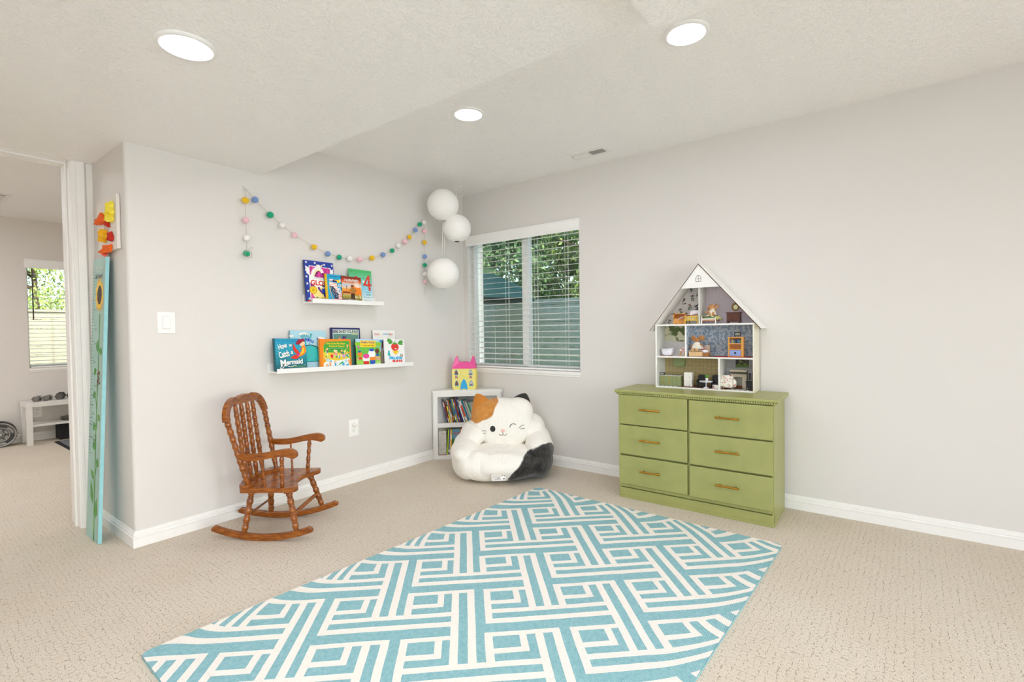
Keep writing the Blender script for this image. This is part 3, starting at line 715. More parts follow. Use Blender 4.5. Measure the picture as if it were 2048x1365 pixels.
# local: x right, -y front, z up
def plush(name, c, spots=(), rough=.85, edge=.012):
    t = NT(name); col = c
    wob = t.node('TexNoise', {'Vector': t.obj, 'Scale': 9., 'Detail': 2.}).outputs['Color']
    v = t.node('VectorMath', {0: t.obj, 1: t.node('VectorMath', {0: wob, 'Scale': .05}, operation='SCALE').outputs[0]}, operation='ADD').outputs[0]
    cc = t.mix(t.noise(30, 4), c, c)
    f = t.ramp(t.noise(26, 4), [(.3, .0), (.75, .35)])
    for ctr, rad, sc, c2, c3 in spots:
        p = t.node('VectorMath', {0: v, 1: tuple(a + .025 for a in ctr)}, operation='SUBTRACT').outputs[0]
        p = t.node('VectorMath', {0: p, 1: sc}, operation='MULTIPLY').outputs[0]
        d = t.node('VectorMath', {0: p}, operation='LENGTH').outputs['Value']
        cc = t.mix(t.ramp(d, [(rad - .004, 1.), (rad + .004, 0.)]), cc, t.mix(t.math('MULTIPLY', f, 2.4), c2, c3))
    fz = t.math('ADD', t.noise(300, 2), t.math('MULTIPLY', t.noise(26, 3), 1.2)); fold = t.noise(5.5, 3, mapping(t, (1.6, 1.6, .8)))
    m = t.done(cc, rough, t.bump(fz, .3, .006, t.bump(fold, .55, .05)), spec=.15)
    t.b.inputs['Sheen Weight'].default_value = .25
    return m
BODYM = plush('plush_white_body', 'EFEAE0', [((.42, -.25, -.12), .405, (1, 1, 1.0), '1E1C1A', '4A4642')])
HEADM = plush('plush_white_head', 'EFEAE0', [((-.215, -.06, .605), .195, (1.0, .3, 1), 'BC7A35', 'D29750')])
ORG = plush('plush_orange', 'BE7930'); BLK = plush('plush_black', '302E2B')
def blob(name, parts, m, vox=.013, smooth=10):
    b = MB()
    for c, r_, rot in parts: b.ell(c, r_, m, Euler(tuple(R(a) for a in rot)).to_matrix(), 24, 14)
    o = b.build(name, bb, smooth=True)
    rm = o.modifiers.new('merge', 'REMESH'); rm.mode = 'VOXEL'; rm.voxel_size = vox; rm.use_smooth_shade = True
    sm = o.modifiers.new('soft', 'SMOOTH'); sm.iterations = smooth; sm.factor = .6
    return o
# pouf body with arms and seat
base = [((0, .0, .125), (.385, .355, .135), (0, 0, 0)), ((-.275, -.05, .125), (.115, .25, .135), (0, 0, 8)), ((.30, -.03, .125), (.115, .27, .135), (0, 0, -8)), ((0, .0, .055), (.345, .320, .06), (0, 0, 0)), ((0, .17, .28), (.25, .13, .24), (-8, 0, 0)),
        ((0, -.20, .150), (.27, .125, .085), (0, 0, 0)), ((.05, -.24, .12), (.22, .09, .10), (0, 0, 0)), ((-.12, -.22, .12), (.20, .10, .11), (0, 0, 0))]
for k in range(16):
    a = random.uniform(0, 6.28); base.append(((math.cos(a) * .30, math.sin(a) * .27, random.uniform(.06, .2)), (.075, .07, random.uniform(.05, .09)), (0, 0, math.degrees(a))))
blob('pouf_base', base, BODYM, .013, 8)
blob('seat_cushion', [((0, .0, .195), (.235, .215, .055), (5, 0, 0)), ((-.06, -.10, .205), (.15, .09, .040), (3, 0, 8)), ((.09, -.06, .205), (.13, .10, .04), (3, 0, -10))], BODYM, .011, 7)
blob('armrest', [((-.278, .00, .225), (.102, .25, .085), (8, -14, 6)), ((-.215, .09, .32), (.115, .17, .085), (14, -24, 4)), ((-.325, -.07, .19), (.070, .18, .085), (0, 0, 12)), ((-.30, -.16, .20), (.08, .10, .07), (0, 0, 20))], BODYM, .012, 9)
blob('armrest', [((.300, .02, .25), (.105, .25, .105), (8, 12, -6)), ((.255, .10, .36), (.115, .16, .095), (12, 22, -4)), ((.340, -.05, .20), (.078, .20, .11), (0, 0, -10)), ((.29, -.15, .20), (.08, .11, .075), (0, 0, -20))], BODYM, .012, 9)
HC = Vector((.015, .055, .400)); HT = Euler((R(-17), R(7), R(-9))).to_matrix()
hr = (.262, .125, .205)
head = [(tuple(HC), hr, (-17, 7, -9)), (tuple(HC + Vector((-.13, .02, .07))), (.125, .095, .12), (-17, 7, -9)), (tuple(HC + Vector((.13, .02, .08))), (.125, .095, .125), (-17, 7, -9)), (tuple(HC + Vector((-.02, -.02, -.1))), (.17, .10, .11), (-17, 7, -9))]
blob('face_cushion', head, HEADM, .012, 8)
def ear(tip, l, r_, m, lab):
    tip, l, r_ = Vector(tip), Vector(l), Vector(r_); b = MB(); vs = []; N = 10; nu = 16; mid = (l + r_) / 2
    for i in range(N + 1):
        f = i / N; c = mid.lerp(tip, f * .96); w = (r_ - l) * .5 * (1 - f) ** .62; 
        if i == N: w = (r_ - l) * .02
        tk = .036 * (1 - f ** 2.2) + .004; nrm = (r_ - l).cross(tip - mid).normalized()
        for k in range(nu):
            a = 2 * math.pi * k / nu; vs.append(tuple(c + w * math.cos(a) + nrm * tk * math.sin(a)))
    fs = [(j * nu + k, j * nu + (k + 1) % nu, (j + 1) * nu + (k + 1) % nu, (j + 1) * nu + k) for j in range(N) for k in range(nu)] + [tuple(N * nu + k for k in range(nu))]
    b.add(vs, fs, m, True); o = b.build('ear', bb, smooth=True); s_ = o.modifiers.new('soft', 'SUBSURF'); s_.levels = 1; s_.render_levels = 1; o['label'] = lab
ear((-.198, .075, .640), (-.235, .05, .430), (-.060, .075, .560), ORG, 'orange plush ear')
ear((.215, .105, .632), (.075, .095, .575), (.262, .09, .470), BLK, 'black plush ear')
# face features traced on the cushion's front
import mathutils
def onface(x, z, lift=.0):
    """front surface of the cushion at local x, z"""
    best = None
    for c, r_, rot in head:
        T = Euler(tuple(R(a) for a in rot)).to_matrix(); Ti = T.inverted(); o = Ti @ (Vector((x, -1, z)) - Vector(c)); d = Ti @ Vector((0, 1, 0))
        o = Vector((o.x / r_[0], o.y / r_[1], o.z / r_[2])); d = Vector((d.x / r_[0], d.y / r_[1], d.z / r_[2]))
        A, B, C_2 = d.dot(d), 2 * o.dot(d), o.dot(o) - 1; D = B * B - 4 * A * C_2
        if D > 0:
            y = -1 + (-B - math.sqrt(D)) / (2 * A)
            if best is None or y < best: best = y
    return Vector((x, (best if best is not None else -.05) - lift, z))
INK = mat('22201F', .7); PINK = mat('E8B9B0', .8)
LF = -.0005
b = MB(); ex, ez = -.064, .374; b.add([tuple(onface(ex, ez, .003 + LF))] + [tuple(onface(ex + .021 * math.cos(a), ez + .0235 * math.sin(a), .0015 + LF)) for a in [2 * math.pi * i / 20 for i in range(20)]], [(0, 1 + i, 1 + (i + 1) % 20) for i in range(20)], INK); o = b.build('eye', bb); o['label'] = 'round black open eye'
def curve(name, pts, r_=.0022, lab=None):
    b = MB(); b.tube([onface(x, z, .0005 + LF) for x, z in pts], r_, INK, 6); o = b.build(name, bb)
    if lab: o['label'] = lab
curve('eye', [(.098 + .027 * math.cos(R(a)) - .0, .390 + .022 * math.sin(R(a))) for a in range(45, 190, 12)], .0024, 'thin curved winking eye')
b = MB(); nx, nz = .014, .360
b.add([tuple(onface(nx, nz, .006 + LF))] + [tuple(onface(nx + .0165 * math.cos(a) * (1 - .25 * math.sin(-a)), nz + .0135 * math.sin(a), .001 + LF)) for a in [2 * math.pi * i / 16 for i in range(16)]], [(0, 1 + i, 1 + (i + 1) % 16) for i in range(16)], PINK); b.build('nose', bb)
b = MB(); b.tube([onface(nx, nz - .013, LF), onface(nx + .001, nz - .023, LF)], .0018, INK, 6)
for sg in (-1, 1): b.tube([onface(nx + .001 + sg * .0145 - sg * .0145 * math.cos(R(a)), nz - .023 - .013 * math.sin(R(a)), LF) for a in range(0, 181, 18)], .0018, INK, 6)
b.build('mouth', bb)
for lab, pts in (('a', [(-.150, .350), (-.138, .356), (-.125, .358), (-.112, .355)]), ('b', [(-.140, .334), (-.128, .338), (-.116, .337)]), ('c', [(.142, .378), (.157, .392), (.174, .399), (.184, .399)]), ('d', [(.154, .370), (.172, .374), (.190, .372)])):
    curve('whisker', pts, .0017)
# sewn tag
b = MB(); TG = mat('D9D4CF', .8); yb = -.345
tagT = Matrix.Translation((-.026, -.336, .070)) @ Euler((R(-10), 0, R(2))).to_matrix().to_4x4()
b.T = tagT; b.box((-.052, -.003, -.024), (.052, .0, .024), TG)
a = Art(b, (-.052, -.003, -.024), (1, 0, 0), (0, 0, 1), .104, .048)
a.line([(.1, .55), (.22, .72), (.34, .66), (.5, .5), (.6, .62)], .02, mat('7A9A6A', .8)); a.disc(.14, .6, .02, mat('6B2A5A', .8)); a.disc(.5, .52, .02, mat('5A3A6A', .8)); a.disc(.27, .7, .02, mat('C97A6A', .8))
a.text('CAM', .22, .18, .58, .42, INK, 0)
a.disc(.8, .5, .14, mat('F4F1EC', .8)); a.poly([(.70, .68), (.73, .92), (.83, .76)], mat('A85A20', .8)); a.poly([(.86, .76), (.93, .86), (.93, .62)], INK); a.disc(.87, .32, .05, INK)
b.build('sewn_tag', bb)

# ================================================================== CORNER BOOKSHELF
cs = thing('corner_bookshelf', 'white two-tier corner bookshelf full of books behind the beanbag', 'bookshelf', (0, 0, 0))
GW = mat('E6E4DF', .4, var=.02, scale=8); GWI = GW
F0, F1 = Vector((-.450, -.028)), Vector((-.040, -.470)); fd = (F1 - F0).normalized(); fn = Vector((fd.y, -fd.x)); FL = (F1 - F0).length   # fn points to the room
if fn.x > 0: fn = -fn
def fp(s_, d_=0.): return F0 + fd * s_ - fn * d_          # s along the front, d into the shelf
bk = [(-.450, -.018), (-.018, -.018), (-.018, -.470)]
def panel(z0, z1, inset=0.): return [tuple(fp(0, inset)), tuple(fp(FL, inset)), (-.018, -.470 + inset), (-.018, -.018), (-.450 + inset, -.018)]
for z0, z1, ins, nm in ((.592, .617, -.004, 'top'), (.284, .300, .018, 'shelf'), (.018, .034, .018, 'shelf')):
    b = MB(); b.prism(panel(z0, z1, ins), z0, z1, GW); b.build(nm, cs, bevel=.0015)
b = MB(); b.box((-.450, -.022, 0), (-.018, -.016, .592), GW); b.build('side_panel', cs); b = MB(); b.box((-.022, -.470, 0), (-.016, -.018, .592), GW); b.build('side_panel', cs)
def fbar(s0, s1, z0, z1, d0=0., d1=.018):
    b.prism([tuple(fp(s0, d0)), tuple(fp(s1, d0)), tuple(fp(s1, d1)), tuple(fp(s0, d1))], z0, z1, GW)
b = MB(); fbar(0, .036, 0, .592); b.build('stile', cs, bevel=.001); b = MB(); fbar(FL - .036, FL, 0, .592); b.build('stile', cs, bevel=.001)
b = MB(); fbar(.036, FL - .036, .560, .592); b.build('rail', cs, bevel=.001); b = MB(); fbar(.036, FL - .036, .284, .323, .002, .018); b.build('rail', cs, bevel=.001); b = MB(); fbar(.036, FL - .036, 0, .034); b.build('rail', cs, bevel=.001)

PAGE = mat('EDE6D6', .8, var=.05, scale=200)
def spine_book(s_, z, h, th, depth, lean, colr, label, group, spn=None, d0=.045, cover=None, cov_art=None, yaw=0.):
    """book standing on edge, spine to the room; leaning to the left by `lean` degrees at its top"""
    o = fp(s_, d0); r = thing('book', label, 'book', (o.x, o.y, z), math.atan2(fd.y, fd.x), group)
    r.rotation_euler = (0, -R(lean), math.atan2(fd.y, fd.x) + R(yaw))
    # local: x along the front, y into the shelf, z up
    cm = mat(colr, .4, var=.03); b = MB()
    b.box((0, 0, 0), (.0016, depth, h), cm); b.box((th - .0016, 0, 0), (th, depth, h), cm); b.box((0, 0, 0), (th, .0016, h), cm)
    if cov_art:
        a = Art(b, (th, 0, 0), (0, 1, 0), (0, 0, 1), depth, h); cov_art(a)
    if spn:
        a = Art(b, (0, 0, 0), (1, 0, 0), (0, 0, 1), th, h); spn(a)
    b.build('cover', r)
    b = MB(); b.box((.0016, .0016, .002), (th - .0016, depth - .003, h - .002), PAGE); b.build('pages', r)
    return r
def sp(*bands):
    def f(a):
        for y0, y1, c in bands: a.rect(.08, y0, .92, y1, mat(c, .5))
    return f
UP = 'books leaning on the upper tier of the corner bookshelf'; LO = 'books on the lower tier of the corner bookshelf'
z = .3002
def deerart(a):
    g = mat('C9C6BE', .6); a.rect(.03, .02, .97, .98, g); br = mat('8A6A52', .7)
    for x, y, q in ((.3, .3, .08), (.5, .42, .07), (.6, .62, .06), (.45, .8, .06), (.35, .5, .05)): a.disc(x, y, q, br); a.disc(x + .08, y + .05, q * .6, mat('EFE8DC', .7))
    a.disc(.55, .12, .2, mat('7FA04A', .7), .05); a.disc(.25, .1, .1, mat('C4683F', .7), .05)
def greenart(a): a.rect(0, .0, 1, 1, mat('8D8489', .6)); a.rect(.05, .55, .95, .8, mat('3F7A3A', .6)); a.disc(.5, .66, .25, mat('D3949B', .6), .07)
def mauveart(a): a.rect(.03, .03, .97, .97, mat('8F7F86', .6)); a.rect(.15, .7, .7, .74, mat('EFE9EA', .6)); a.disc(.75, .82, .08, mat('C98A2C', .6))
def redspine(a):
    a.rect(.1, .32, .9, .8, mat('D8401B', .5)); a.rect(.1, .08, .9, .16, mat('D8C27A', .5)); a.text('ZOO', .2, .45, .8, .62, INK, .02, 0)
def pengspine(a): a.rect(.05, .0, .95, .18, mat('1A1B1D', .5)); a.disc(.5, .09, .33, mat('F2F2F0', .5)); a.rect(.05, .2, .95, .45, mat('9A6B25', .5))
rowu = [ # s, h, th, lean, colour, label, spine, cover
 (.060, .236, .008, 12, '2B2F5E', 'thin navy book at the far left of the upper tier, leaning', sp((.7, .9, 'D9D5D0')), None),
 (.069, .205, .007, 13, 'B3372C', 'thin red-edged book second from left on the upper tier', sp((.1, .3, 'E5DFD0')), None),
 (.077, .170, .013, 11, 'E2C81E', 'short bright yellow paperback near the left of the upper tier', sp((.55, .75, '3E7A3A')), None),
 (.091, .232, .007, 12, 'E4E1DC', 'thin white book right of the short yellow paperback', sp((.6, .8, '6E6A66')), None),
 (.099, .226, .007, 12, 'D8763C', 'thin orange book beside the thin white one on the upper tier', sp((.3, .5, 'F0E9DA')), None),
 (.107, .190, .016, 12, '3A3A2C', 'dark book with a black and white circle low on its spine', pengspine, None),
 (.124, .236, .008, 13, '3C8DA8', 'slim turquoise book just right of the dark circle-spined book', sp((.2, .35, 'E7E2C0')), None),
 (.133, .238, .009, 13, 'D8C63A', 'slim mustard yellow book in the middle of the upper tier', sp((.4, .6, '2E6BA0')), None),
 (.143, .240, .008, 14, '3D62B0', 'slim royal blue book in the middle of the upper tier', sp((.75, .85, 'E8E8EC')), None),
 (.152, .236, .007, 14, 'C9352B', 'slim scarlet book between the royal blue and the black one', sp((.2, .3, 'F0E4D8')), None),
 (.160, .242, .010, 14, '1F2023', 'slim black book left of the tall white book', sp((.5, .7, '4C7F3B')), None),
 (.171, .244, .010, 15, '26307A', 'indigo book directly left of the tall white book', None, None),
 (.184, .232, .012, 17, 'E9E6E1', 'tall white book left of the red and cream one', sp((.8, .92, '8E8B86')), None),
 (.199, .222, .020, 19, 'DDD8CC', 'cream book with a red spine panel on the upper tier', redspine, mauveart),
 (.221, .226, .008, 21, '2FA3BE', 'slim cyan book right of the red spine panel', sp((.05, .15, '1B3C50')), None),
 (.231, .222, .010, 21, 'CDB7BB', 'pale mauve picture book beside the slim cyan one', None, mauveart),
 (.243, .215, .018, 22, 'A9CDB4', 'mint green double-width book on the upper tier', sp((.02, .1, 'D1452C'), (.12, .96, 'B7D9C0')), greenart),
 (.263, .206, .010, 23, '74C2AE', 'aqua-spined picture book at the right with deer on its grey cover', None, deerart)]
for k_, (s_, h, th, ln, c, lab, spn, cv) in enumerate(rowu):
    spine_book(.124 + (s_ - .06) * 1.22, z + .001, h, th * .96, .16 if k_ < 13 else .13, ln, c, lab, UP, spn, .03, None, cv, -max(0, k_ - 11) * 6.0)
def leafspine(a):
    a.rect(0, 0, 1, 1, mat('C9C5BA', .6)); random.seed(3)
    for k in range(34):
        x, y = random.uniform(.1, .9), random.uniform(.04, .96); q = random.uniform(.05, .1); ang = random.uniform(0, 3.1); c = mat(random.choice(['2F4A35', '1F3530', '4E8A2F', '3F5F5C']), .6)
        dx, dy = math.cos(ang) * q, math.sin(ang) * q * a.w / a.h; a.poly([(x - dx, y - dy), (x + dy * .6, y - dx * .35 * a.w / a.h * 1.3), (x + dx, y + dy), (x - dy * .6, y + dx * .35 * a.w / a.h * 1.3)], c)
    a.rect(0, 0, 1, .03, mat('9A6A4A', .6))
def evart(a): a.rect(.03, .03, .97, .97, mat('5B93A8', .6)); a.rect(.03, .03, .97, .5, mat('3A7A34', .6)); a.text('Eve', .15, .72, .6, .9, mat('C2403A', .6), .02); a.disc(.35, .35, .08, mat('EFEFEA', .6))
z = .0342
spine_book(.040, z, .215, .068, .15, 0, 'C9C5BA', 'wide grey storage box book covered in green leaves, lower left of the corner shelf', LO, leafspine, .02)
rowl = [(.112, .225, .011, 3, 'B4D21E', 'lime green book beside the leafy one on the lower tier', sp((.3, .32, '5A7A10'))), (.124, .222, .010, 3, '4B3484', 'violet book right of the lime green one on the lower tier', sp((.1, .2, 'E2DDF0'))),
 (.135, .224, .006, 2, 'EDEAE4', 'thin white book right of the violet one on the lower tier', None), (.142, .226, .011, 2, 'E9B21B', 'golden yellow book on the lower tier', sp((.6, .8, 'F4E8C0'))),
 (.235, .230, .012, 0, 'E07A2A', 'orange book partly hidden by the beanbag on the lower tier', None), (.249, .230, .012, 0, '3FA8D0', 'sky blue book partly hidden by the beanbag on the lower tier', None), (.263, .230, .010, 0, 'B8352F', 'crimson book partly hidden by the beanbag on the lower tier', None), (.275, .230, .010, 0, '26262B', 'black book partly hidden by the beanbag on the lower tier', None), (.287, .222, .016, 0, 'C8921F', 'ochre book, rightmost of those showing above the beanbag on the lower tier', None)]
for s_, h, th, ln, c, lab, spn in rowl: spine_book(s_, z, h, th, .15, -ln, c, lab, LO, spn, .025)
o = fp(.162, .03); r = thing('picture_book', 'picture book with red lettering over a green field, facing out on the lower tier', 'book', (o.x, o.y, z), math.atan2(fd.y, fd.x), LO); r.rotation_euler = (R(0), 0, math.atan2(fd.y, fd.x))
b = MB(); b.box((0, 0, 0), (.070, .012, .228), mat('3A7A34', .5)); a = Art(b, (0, 0, 0), (1, 0, 0), (0, 0, 1), .070, .228)
a.rect(0, .0, 1, 1, mat('5B93A8', .5)); a.rect(0, .0, 1, .62, mat('3A7A34', .5)); a.text('Eve', .25, .78, .95, .9, mat('C2403A', .6), .02, 15); a.disc(.55, .45, .18, mat('EFEFEA', .6), .04); b.build('cover', r)

# ================================================================== TOY CASTLE
YEL = mat('EBDD7E', .35, var=.02); YEL2 = mat('E9D84A', .35, var=.02); PNK = mat('E8559A', .35, var=.03); PNK2 = mat('F08DBB', .35)
c0 = Vector((-.300, -.118)); c1 = Vector((-.193, -.300)); cdv = (c1 - c0).normalized()
ct = thing('toy_castle', 'yellow toy castle with pink twin-peaked roof on top of the corner bookshelf', 'toy castle', (c0.x, c0.y, .6172), math.atan2(cdv.y, cdv.x))
cw, cdp, chh = .214, .085, .190
b = MB(); b.prism([(0, .02), (.012, .004), (.012, 0), (cw - .008, 0), (cw, .004), (cw, chh), (0, chh)], 0, cdp, YEL, 'y')
b.box((cw, .01, .012), (cw + .004, cdp - .01, chh - .006), YEL2); b.box((-.003, .01, .05), (0, cdp - .01, .14), mat('B79A2E', .5))
a = Art(b, (0, 0, 0), (1, 0, 0), (0, 0, 1), cw, chh)
random.seed(9)
for k in range(64):
    u_ = random.random(); sd = random.choice((0, 1, 2))
    if sd == 0: x, y = .36 + .05 * math.sin(u_ * 9) - (.06 if u_ < .3 else 0), .18 + u_ * .78
    elif sd == 1: x, y = .70 + .05 * math.sin(u_ * 8 + 1), .2 + u_ * .75
    else: x, y = .12 + u_ * .78, (.10 + .03 * math.sin(u_ * 20)) if u_ < .3 or u_ > .75 else .62 + .3 * abs(u_ - .5) + .04 * math.sin(20 * u_)
    x += random.uniform(-.02, .02); a.poly([(x - .014, y), (x, y - .010), (x + .014, y + .004), (x, y + .014)], mat('9AD13A', .5))
BLU = mat('2E8FC8', .4); BLU2 = mat('2FA6DA', .4); BRN = mat('7A3B1B', .5)
arch = lambda cx, y0, w_, h_: [(cx - w_, y0), (cx + w_, y0), (cx + w_ * .95, y0 + h_ * .45), (cx + w_ * .6, y0 + h_ * .78), (cx, y0 + h_), (cx - w_ * .6, y0 + h_ * .78), (cx - w_ * .95, y0 + h_ * .45)]
b.build('castle_body', ct, bevel=.002)
for cx, y0 in ((.185, .69), (.80, .69), (.195, .18), (.815, .18)):
    b2 = MB(); a = Art(b2, (0, -.0006, 0), (1, 0, 0), (0, 0, 1), cw, chh); b2.prism([(x * cw, y * chh) for x, y in arch(cx, y0, .078, .27)], -.002, 0, BLU, 'y')
    a.o.y = -.0022; a.poly(arch(cx, y0 + .035, .055, .20), mat('C9C0B4' if cx > .5 else '8A4A20', .5)); a.poly([(cx - .05, y0 + .035), (cx + .05, y0 + .035), (cx + .05, y0 + .075), (cx - .05, y0 + .075)], BRN)
    if cx < .5: a.disc(cx + .01, y0 + .09, .02, mat('B0A8A0', .5)); a.poly([(cx, y0 + .05), (cx + .05, y0 + .05), (cx + .05, y0 + .1), (cx + .02, y0 + .15)], mat('3A1410', .5))
    b2.build('arched_window', ct)
for cx in (.19, .80):
    b2 = MB(); a = Art(b2, (0, -.0008, 0), (1, 0, 0), (0, 0, 1), cw, chh); O_2 = mat('D4562C', .5)
    b2.prism([(x * cw, y * chh) for x, y in ((cx - .055, .655), (cx + .055, .655), (cx + .055, .50), (cx + .0, .56), (cx - .055, .50))], -.0012, 0, mat('6E94A8', .5), 'y')
    a.o.y = -.0014; a.rect(cx - .055, .59, cx, .655, O_2); a.poly([(cx, .56), (cx + .055, .59), (cx + .055, .505)], O_2); a.disc(cx + .028, .62, .014, mat('D9C63A', .5)); b2.build('pennant', ct)
b2 = MB(); dp = [(x * cw, y * chh) for x, y in [(.36, .0), (.66, .0), (.655, .12), (.63, .28), (.58, .42), (.51, .52), (.44, .42), (.385, .28), (.362, .12)]]; b2.prism(dp, -.004, 0, BLU2, 'y'); a = Art(b2, (0, -.0042, 0), (1, 0, 0), (0, 0, 1), cw, chh); a.rect(.42, .0, .60, .035, YEL); b2.build('arched_door', ct, bevel=.0008)
b = MB(); prf = [(-.004, chh), (cw + .002, chh), (cw - .016, chh + .112), (cw - .028, chh + .112), (cw - .050, chh + .058), (.060, chh + .055), (.044, chh + .110), (.032, chh + .110)]
vs = [(x, -.006 if i < 2 else .026, z_) for i, (x, z_) in enumerate(prf)] + [(x, cdp + .006 if i < 2 else cdp - .026, z_) for i, (x, z_) in enumerate(prf)]
b.add(vs, [tuple(range(8)), tuple(reversed(range(8, 16)))] + [(i, 8 + i, 8 + (i + 1) % 8, (i + 1) % 8) for i in range(8)], PNK); b.build('roof', ct, bevel=.0015)
b = MB(); b.tube([(.066, .03, chh + .066), (.075, .03, chh + .058), (.09, .028, chh + .052), (.12, .026, chh + .050), (.14, .028, chh + .054), (.15, .03, chh + .064)], .004, PNK, 8); b.box((.092, .028, chh + .055), (.132, .046, chh + .062), mat('C8337A', .4)); b.build('handle', ct)
for x in (.038, cw - .022):
    b = MB(); b.cyl((x, .042, chh + .108), (x, .042, chh + .122), .003, YEL, 8); b.ell((x, .042, chh + .124), .0038, YEL, nu=8, nv=6); b.build('finial', ct)

# ================================================================== PAPER LANTERNS
t = NT('lantern_paper'); LP_ = t.done('F6F4EF', .75, t.bump(t.noise(70, 3), .1, .002), spec=.2)
t.b.inputs['Subsurface Weight'].default_value = .15; t.b.inputs['Subsurface Radius'].default_value = (.02, .02, .02)
STR = mat('F3F1EA', .7)
def lantern(c, rad, label, strings, tilt=(0, 0), rings=17):
    r = thing('paper_lantern', label, 'paper lantern', c, 0, 'white paper lanterns hanging in the corner')
    T = Euler((R(tilt[0]), R(tilt[1]), 0)).to_matrix().to_4x4()
    b = MB(); b.T = T; prof = []; n = rings * 6
    for i in range(n + 1):
        f = i / n; ang = (-math.pi / 2 + .19) + (math.pi - .38) * f; sc = 1 - .011 * abs(math.sin(math.pi * rings * f)) ** .7 * 1.0 + .0
        rr = rad * (.989 + .011 * abs(math.sin(math.pi * rings * f)) ** .6)
        prof.append((rr * math.cos(ang), (rr * .98 * math.sin(ang) + rad) / (2 * rad)))
    b.lathe(prof, (0, 0, -rad), (0, 0, rad), LP_, 48, False); b.build('shade', r)
    b = MB(); b.T = T
    for z_ in (-.965 * rad, .965 * rad): b.tube([(rad * .19 * math.cos(R(a)), rad * .19 * math.sin(R(a)), z_) for a in range(0, 360, 20)], .0012, mat('D8D6D0', .4), 5, True)
    b.tube([(-rad * .19, 0, .965 * rad), (rad * .19, 0, .965 * rad)], .001, STR, 5); b.build('wire_frame', r)
    b = MB()
    for p, q in strings: b.tube([Vector(p) - Vector(c), Vector(q) - Vector(c)], .0022, STR, 5)
    b.build('string', r)
L1 = (-.520, -.258, 2.214); L2 = (-.409, -.310, 2.026); L3 = (-.495, -.222, 1.640)
lantern(L1, .133, 'top white paper lantern of three hanging in the corner', [((L1[0], L1[1], L1[2] + .12), (L1[0], L1[1], H2))], (4, -8))
lantern(L2, .120, 'middle white paper lantern, overlapping the top one near the window blinds', [((L2[0], L2[1], L2[2] + .112), (L2[0] + .01, L2[1] + .01, H2))], (-4, 5))
lantern(L3, .134, 'lowest white paper lantern, hanging on long strings under the top one', [((L3[0] - .012, L3[1], L3[2] + .125), (L1[0] + .006, L1[1] + .01, L1[2] - .128)), ((L3[0] + .012, L3[1] - .004, L3[2] + .125), (L1[0] + .03, L1[1] + .01, L1[2] - .125))], (3, 0), 12)
r = thing('ceiling_hook', 'small white wire hook with a loose end dangling from the ceiling corner', 'hook', (-.25, -.20, H2))
b = MB(); b.tube([(0, 0, 0), (.02, .01, -.012), (.055, .03, -.030), (.075, .04, -.06), (.078, .042, -.075)], .002, STR, 6); b.tube([(-.01, 0, 0), (-.005, .005, -.03), (0, .01, -.05)], .0018, STR, 6); b.cyl((0, 0, 0), (0, 0, -.006), .008, STR, 10); b.build('wire', r)

# ================================================================== POMPOM GARLAND
PC = {'y': 'F1C32C', 'p': 'F2B9C6', 'w': 'F0EEE9', 'g': '23A67C', 'b': '7E9CD2'}
def pom(c):
    t = NT('felt_' + c); h = PC[c]; nz = t.noise(120, 3)
    m = t.done(t.mix(t.ramp(nz, [(.35, 0.), (.7, .35)]), h, 'FFFFFF' if c in 'pw' else h), .95, t.bump(t.noise(230, 2), .9, .004), spec=.1); t.b.inputs['Sheen Weight'].default_value = .3; return m
PM = {c: pom(c) for c in PC}; TW = mat('B9A98A', .9, var=.15, scale=300)
gl_ = thing('pompom_garland', 'garland of coloured felt pompoms on twine swagged across the wall above the book ledges', 'garland', (-2.026, -.012, 2.055))
PTS = [('y', -2.033, 1.984), ('p', -2.034, 1.86), ('w', -2.031, 1.749), ('g', -2.034, 1.651), ('b', -1.973, 2.0), ('g', -1.878, 1.921), ('w', -1.8, 1.867), ('p', -1.713, 1.814), ('y', -1.572, 1.751), ('b', -1.465, 1.716), ('g', -1.373, 1.701), ('w', -1.286, 1.699), ('p', -1.195, 1.703), ('y', -1.082, 1.728), ('b', -0.975, 1.766), ('g', -0.882, 1.81), ('w', -0.815, 1.857), ('p', -0.745, 1.902), ('y', -0.694, 1.947), ('b', -0.625, 2.017), ('g', -0.576, 2.073), ('w', -0.525, 2.097), ('p', -0.522, 2.024), ('y', -0.524, 1.925), ('b', -0.523, 1.802), ('g', -0.525, 1.727), ('w', -0.525, 1.649), ('p', -0.524, 1.583)]
random.seed(2); off = Vector((-2.026, -.012, 2.055))
for c, x, z_ in PTS:
    b = MB(); rr = random.uniform(.0185, .021); nu, nv = 20, 12
    b.ell((0, 0, 0), (rr * random.uniform(.96, 1.06), rr * .97, rr * random.uniform(.95, 1.04)), PM[c], nu=nu, nv=nv)
    b.v = [tuple(Vector(p) * (1 + .05 * mn.noise(Vector(p) * 130 + Vector((x * 9, 0, z_ * 7))))) for p in b.v]
    o = b.build('pompom', gl_, smooth=True); o.location = Vector((x, -.030, z_)) - off
b = MB(); q = [Vector((x, -.030, z_)) - off for c, x, z_ in PTS]
top = Vector((0, -.012, .003)); end = Vector((-.524, -.022, 2.110)) - off
b.tube([top, q[0], q[1], q[2], q[3]], .0012, TW, 5); b.tube([top] + q[4:21] + [end], .0011, TW, 5); b.tube([end] + q[21:28] + [Vector((-.526, -.03, 1.53)) - off], .0011, TW, 5)
lp = [Vector((-.526, -.03, 1.53)) - off + Vector((.013 * math.sin(a), 0, -.03 + .03 * math.cos(a))) for a in [i * .5 for i in range(13)]]; b.tube(lp, .001, TW, 5)
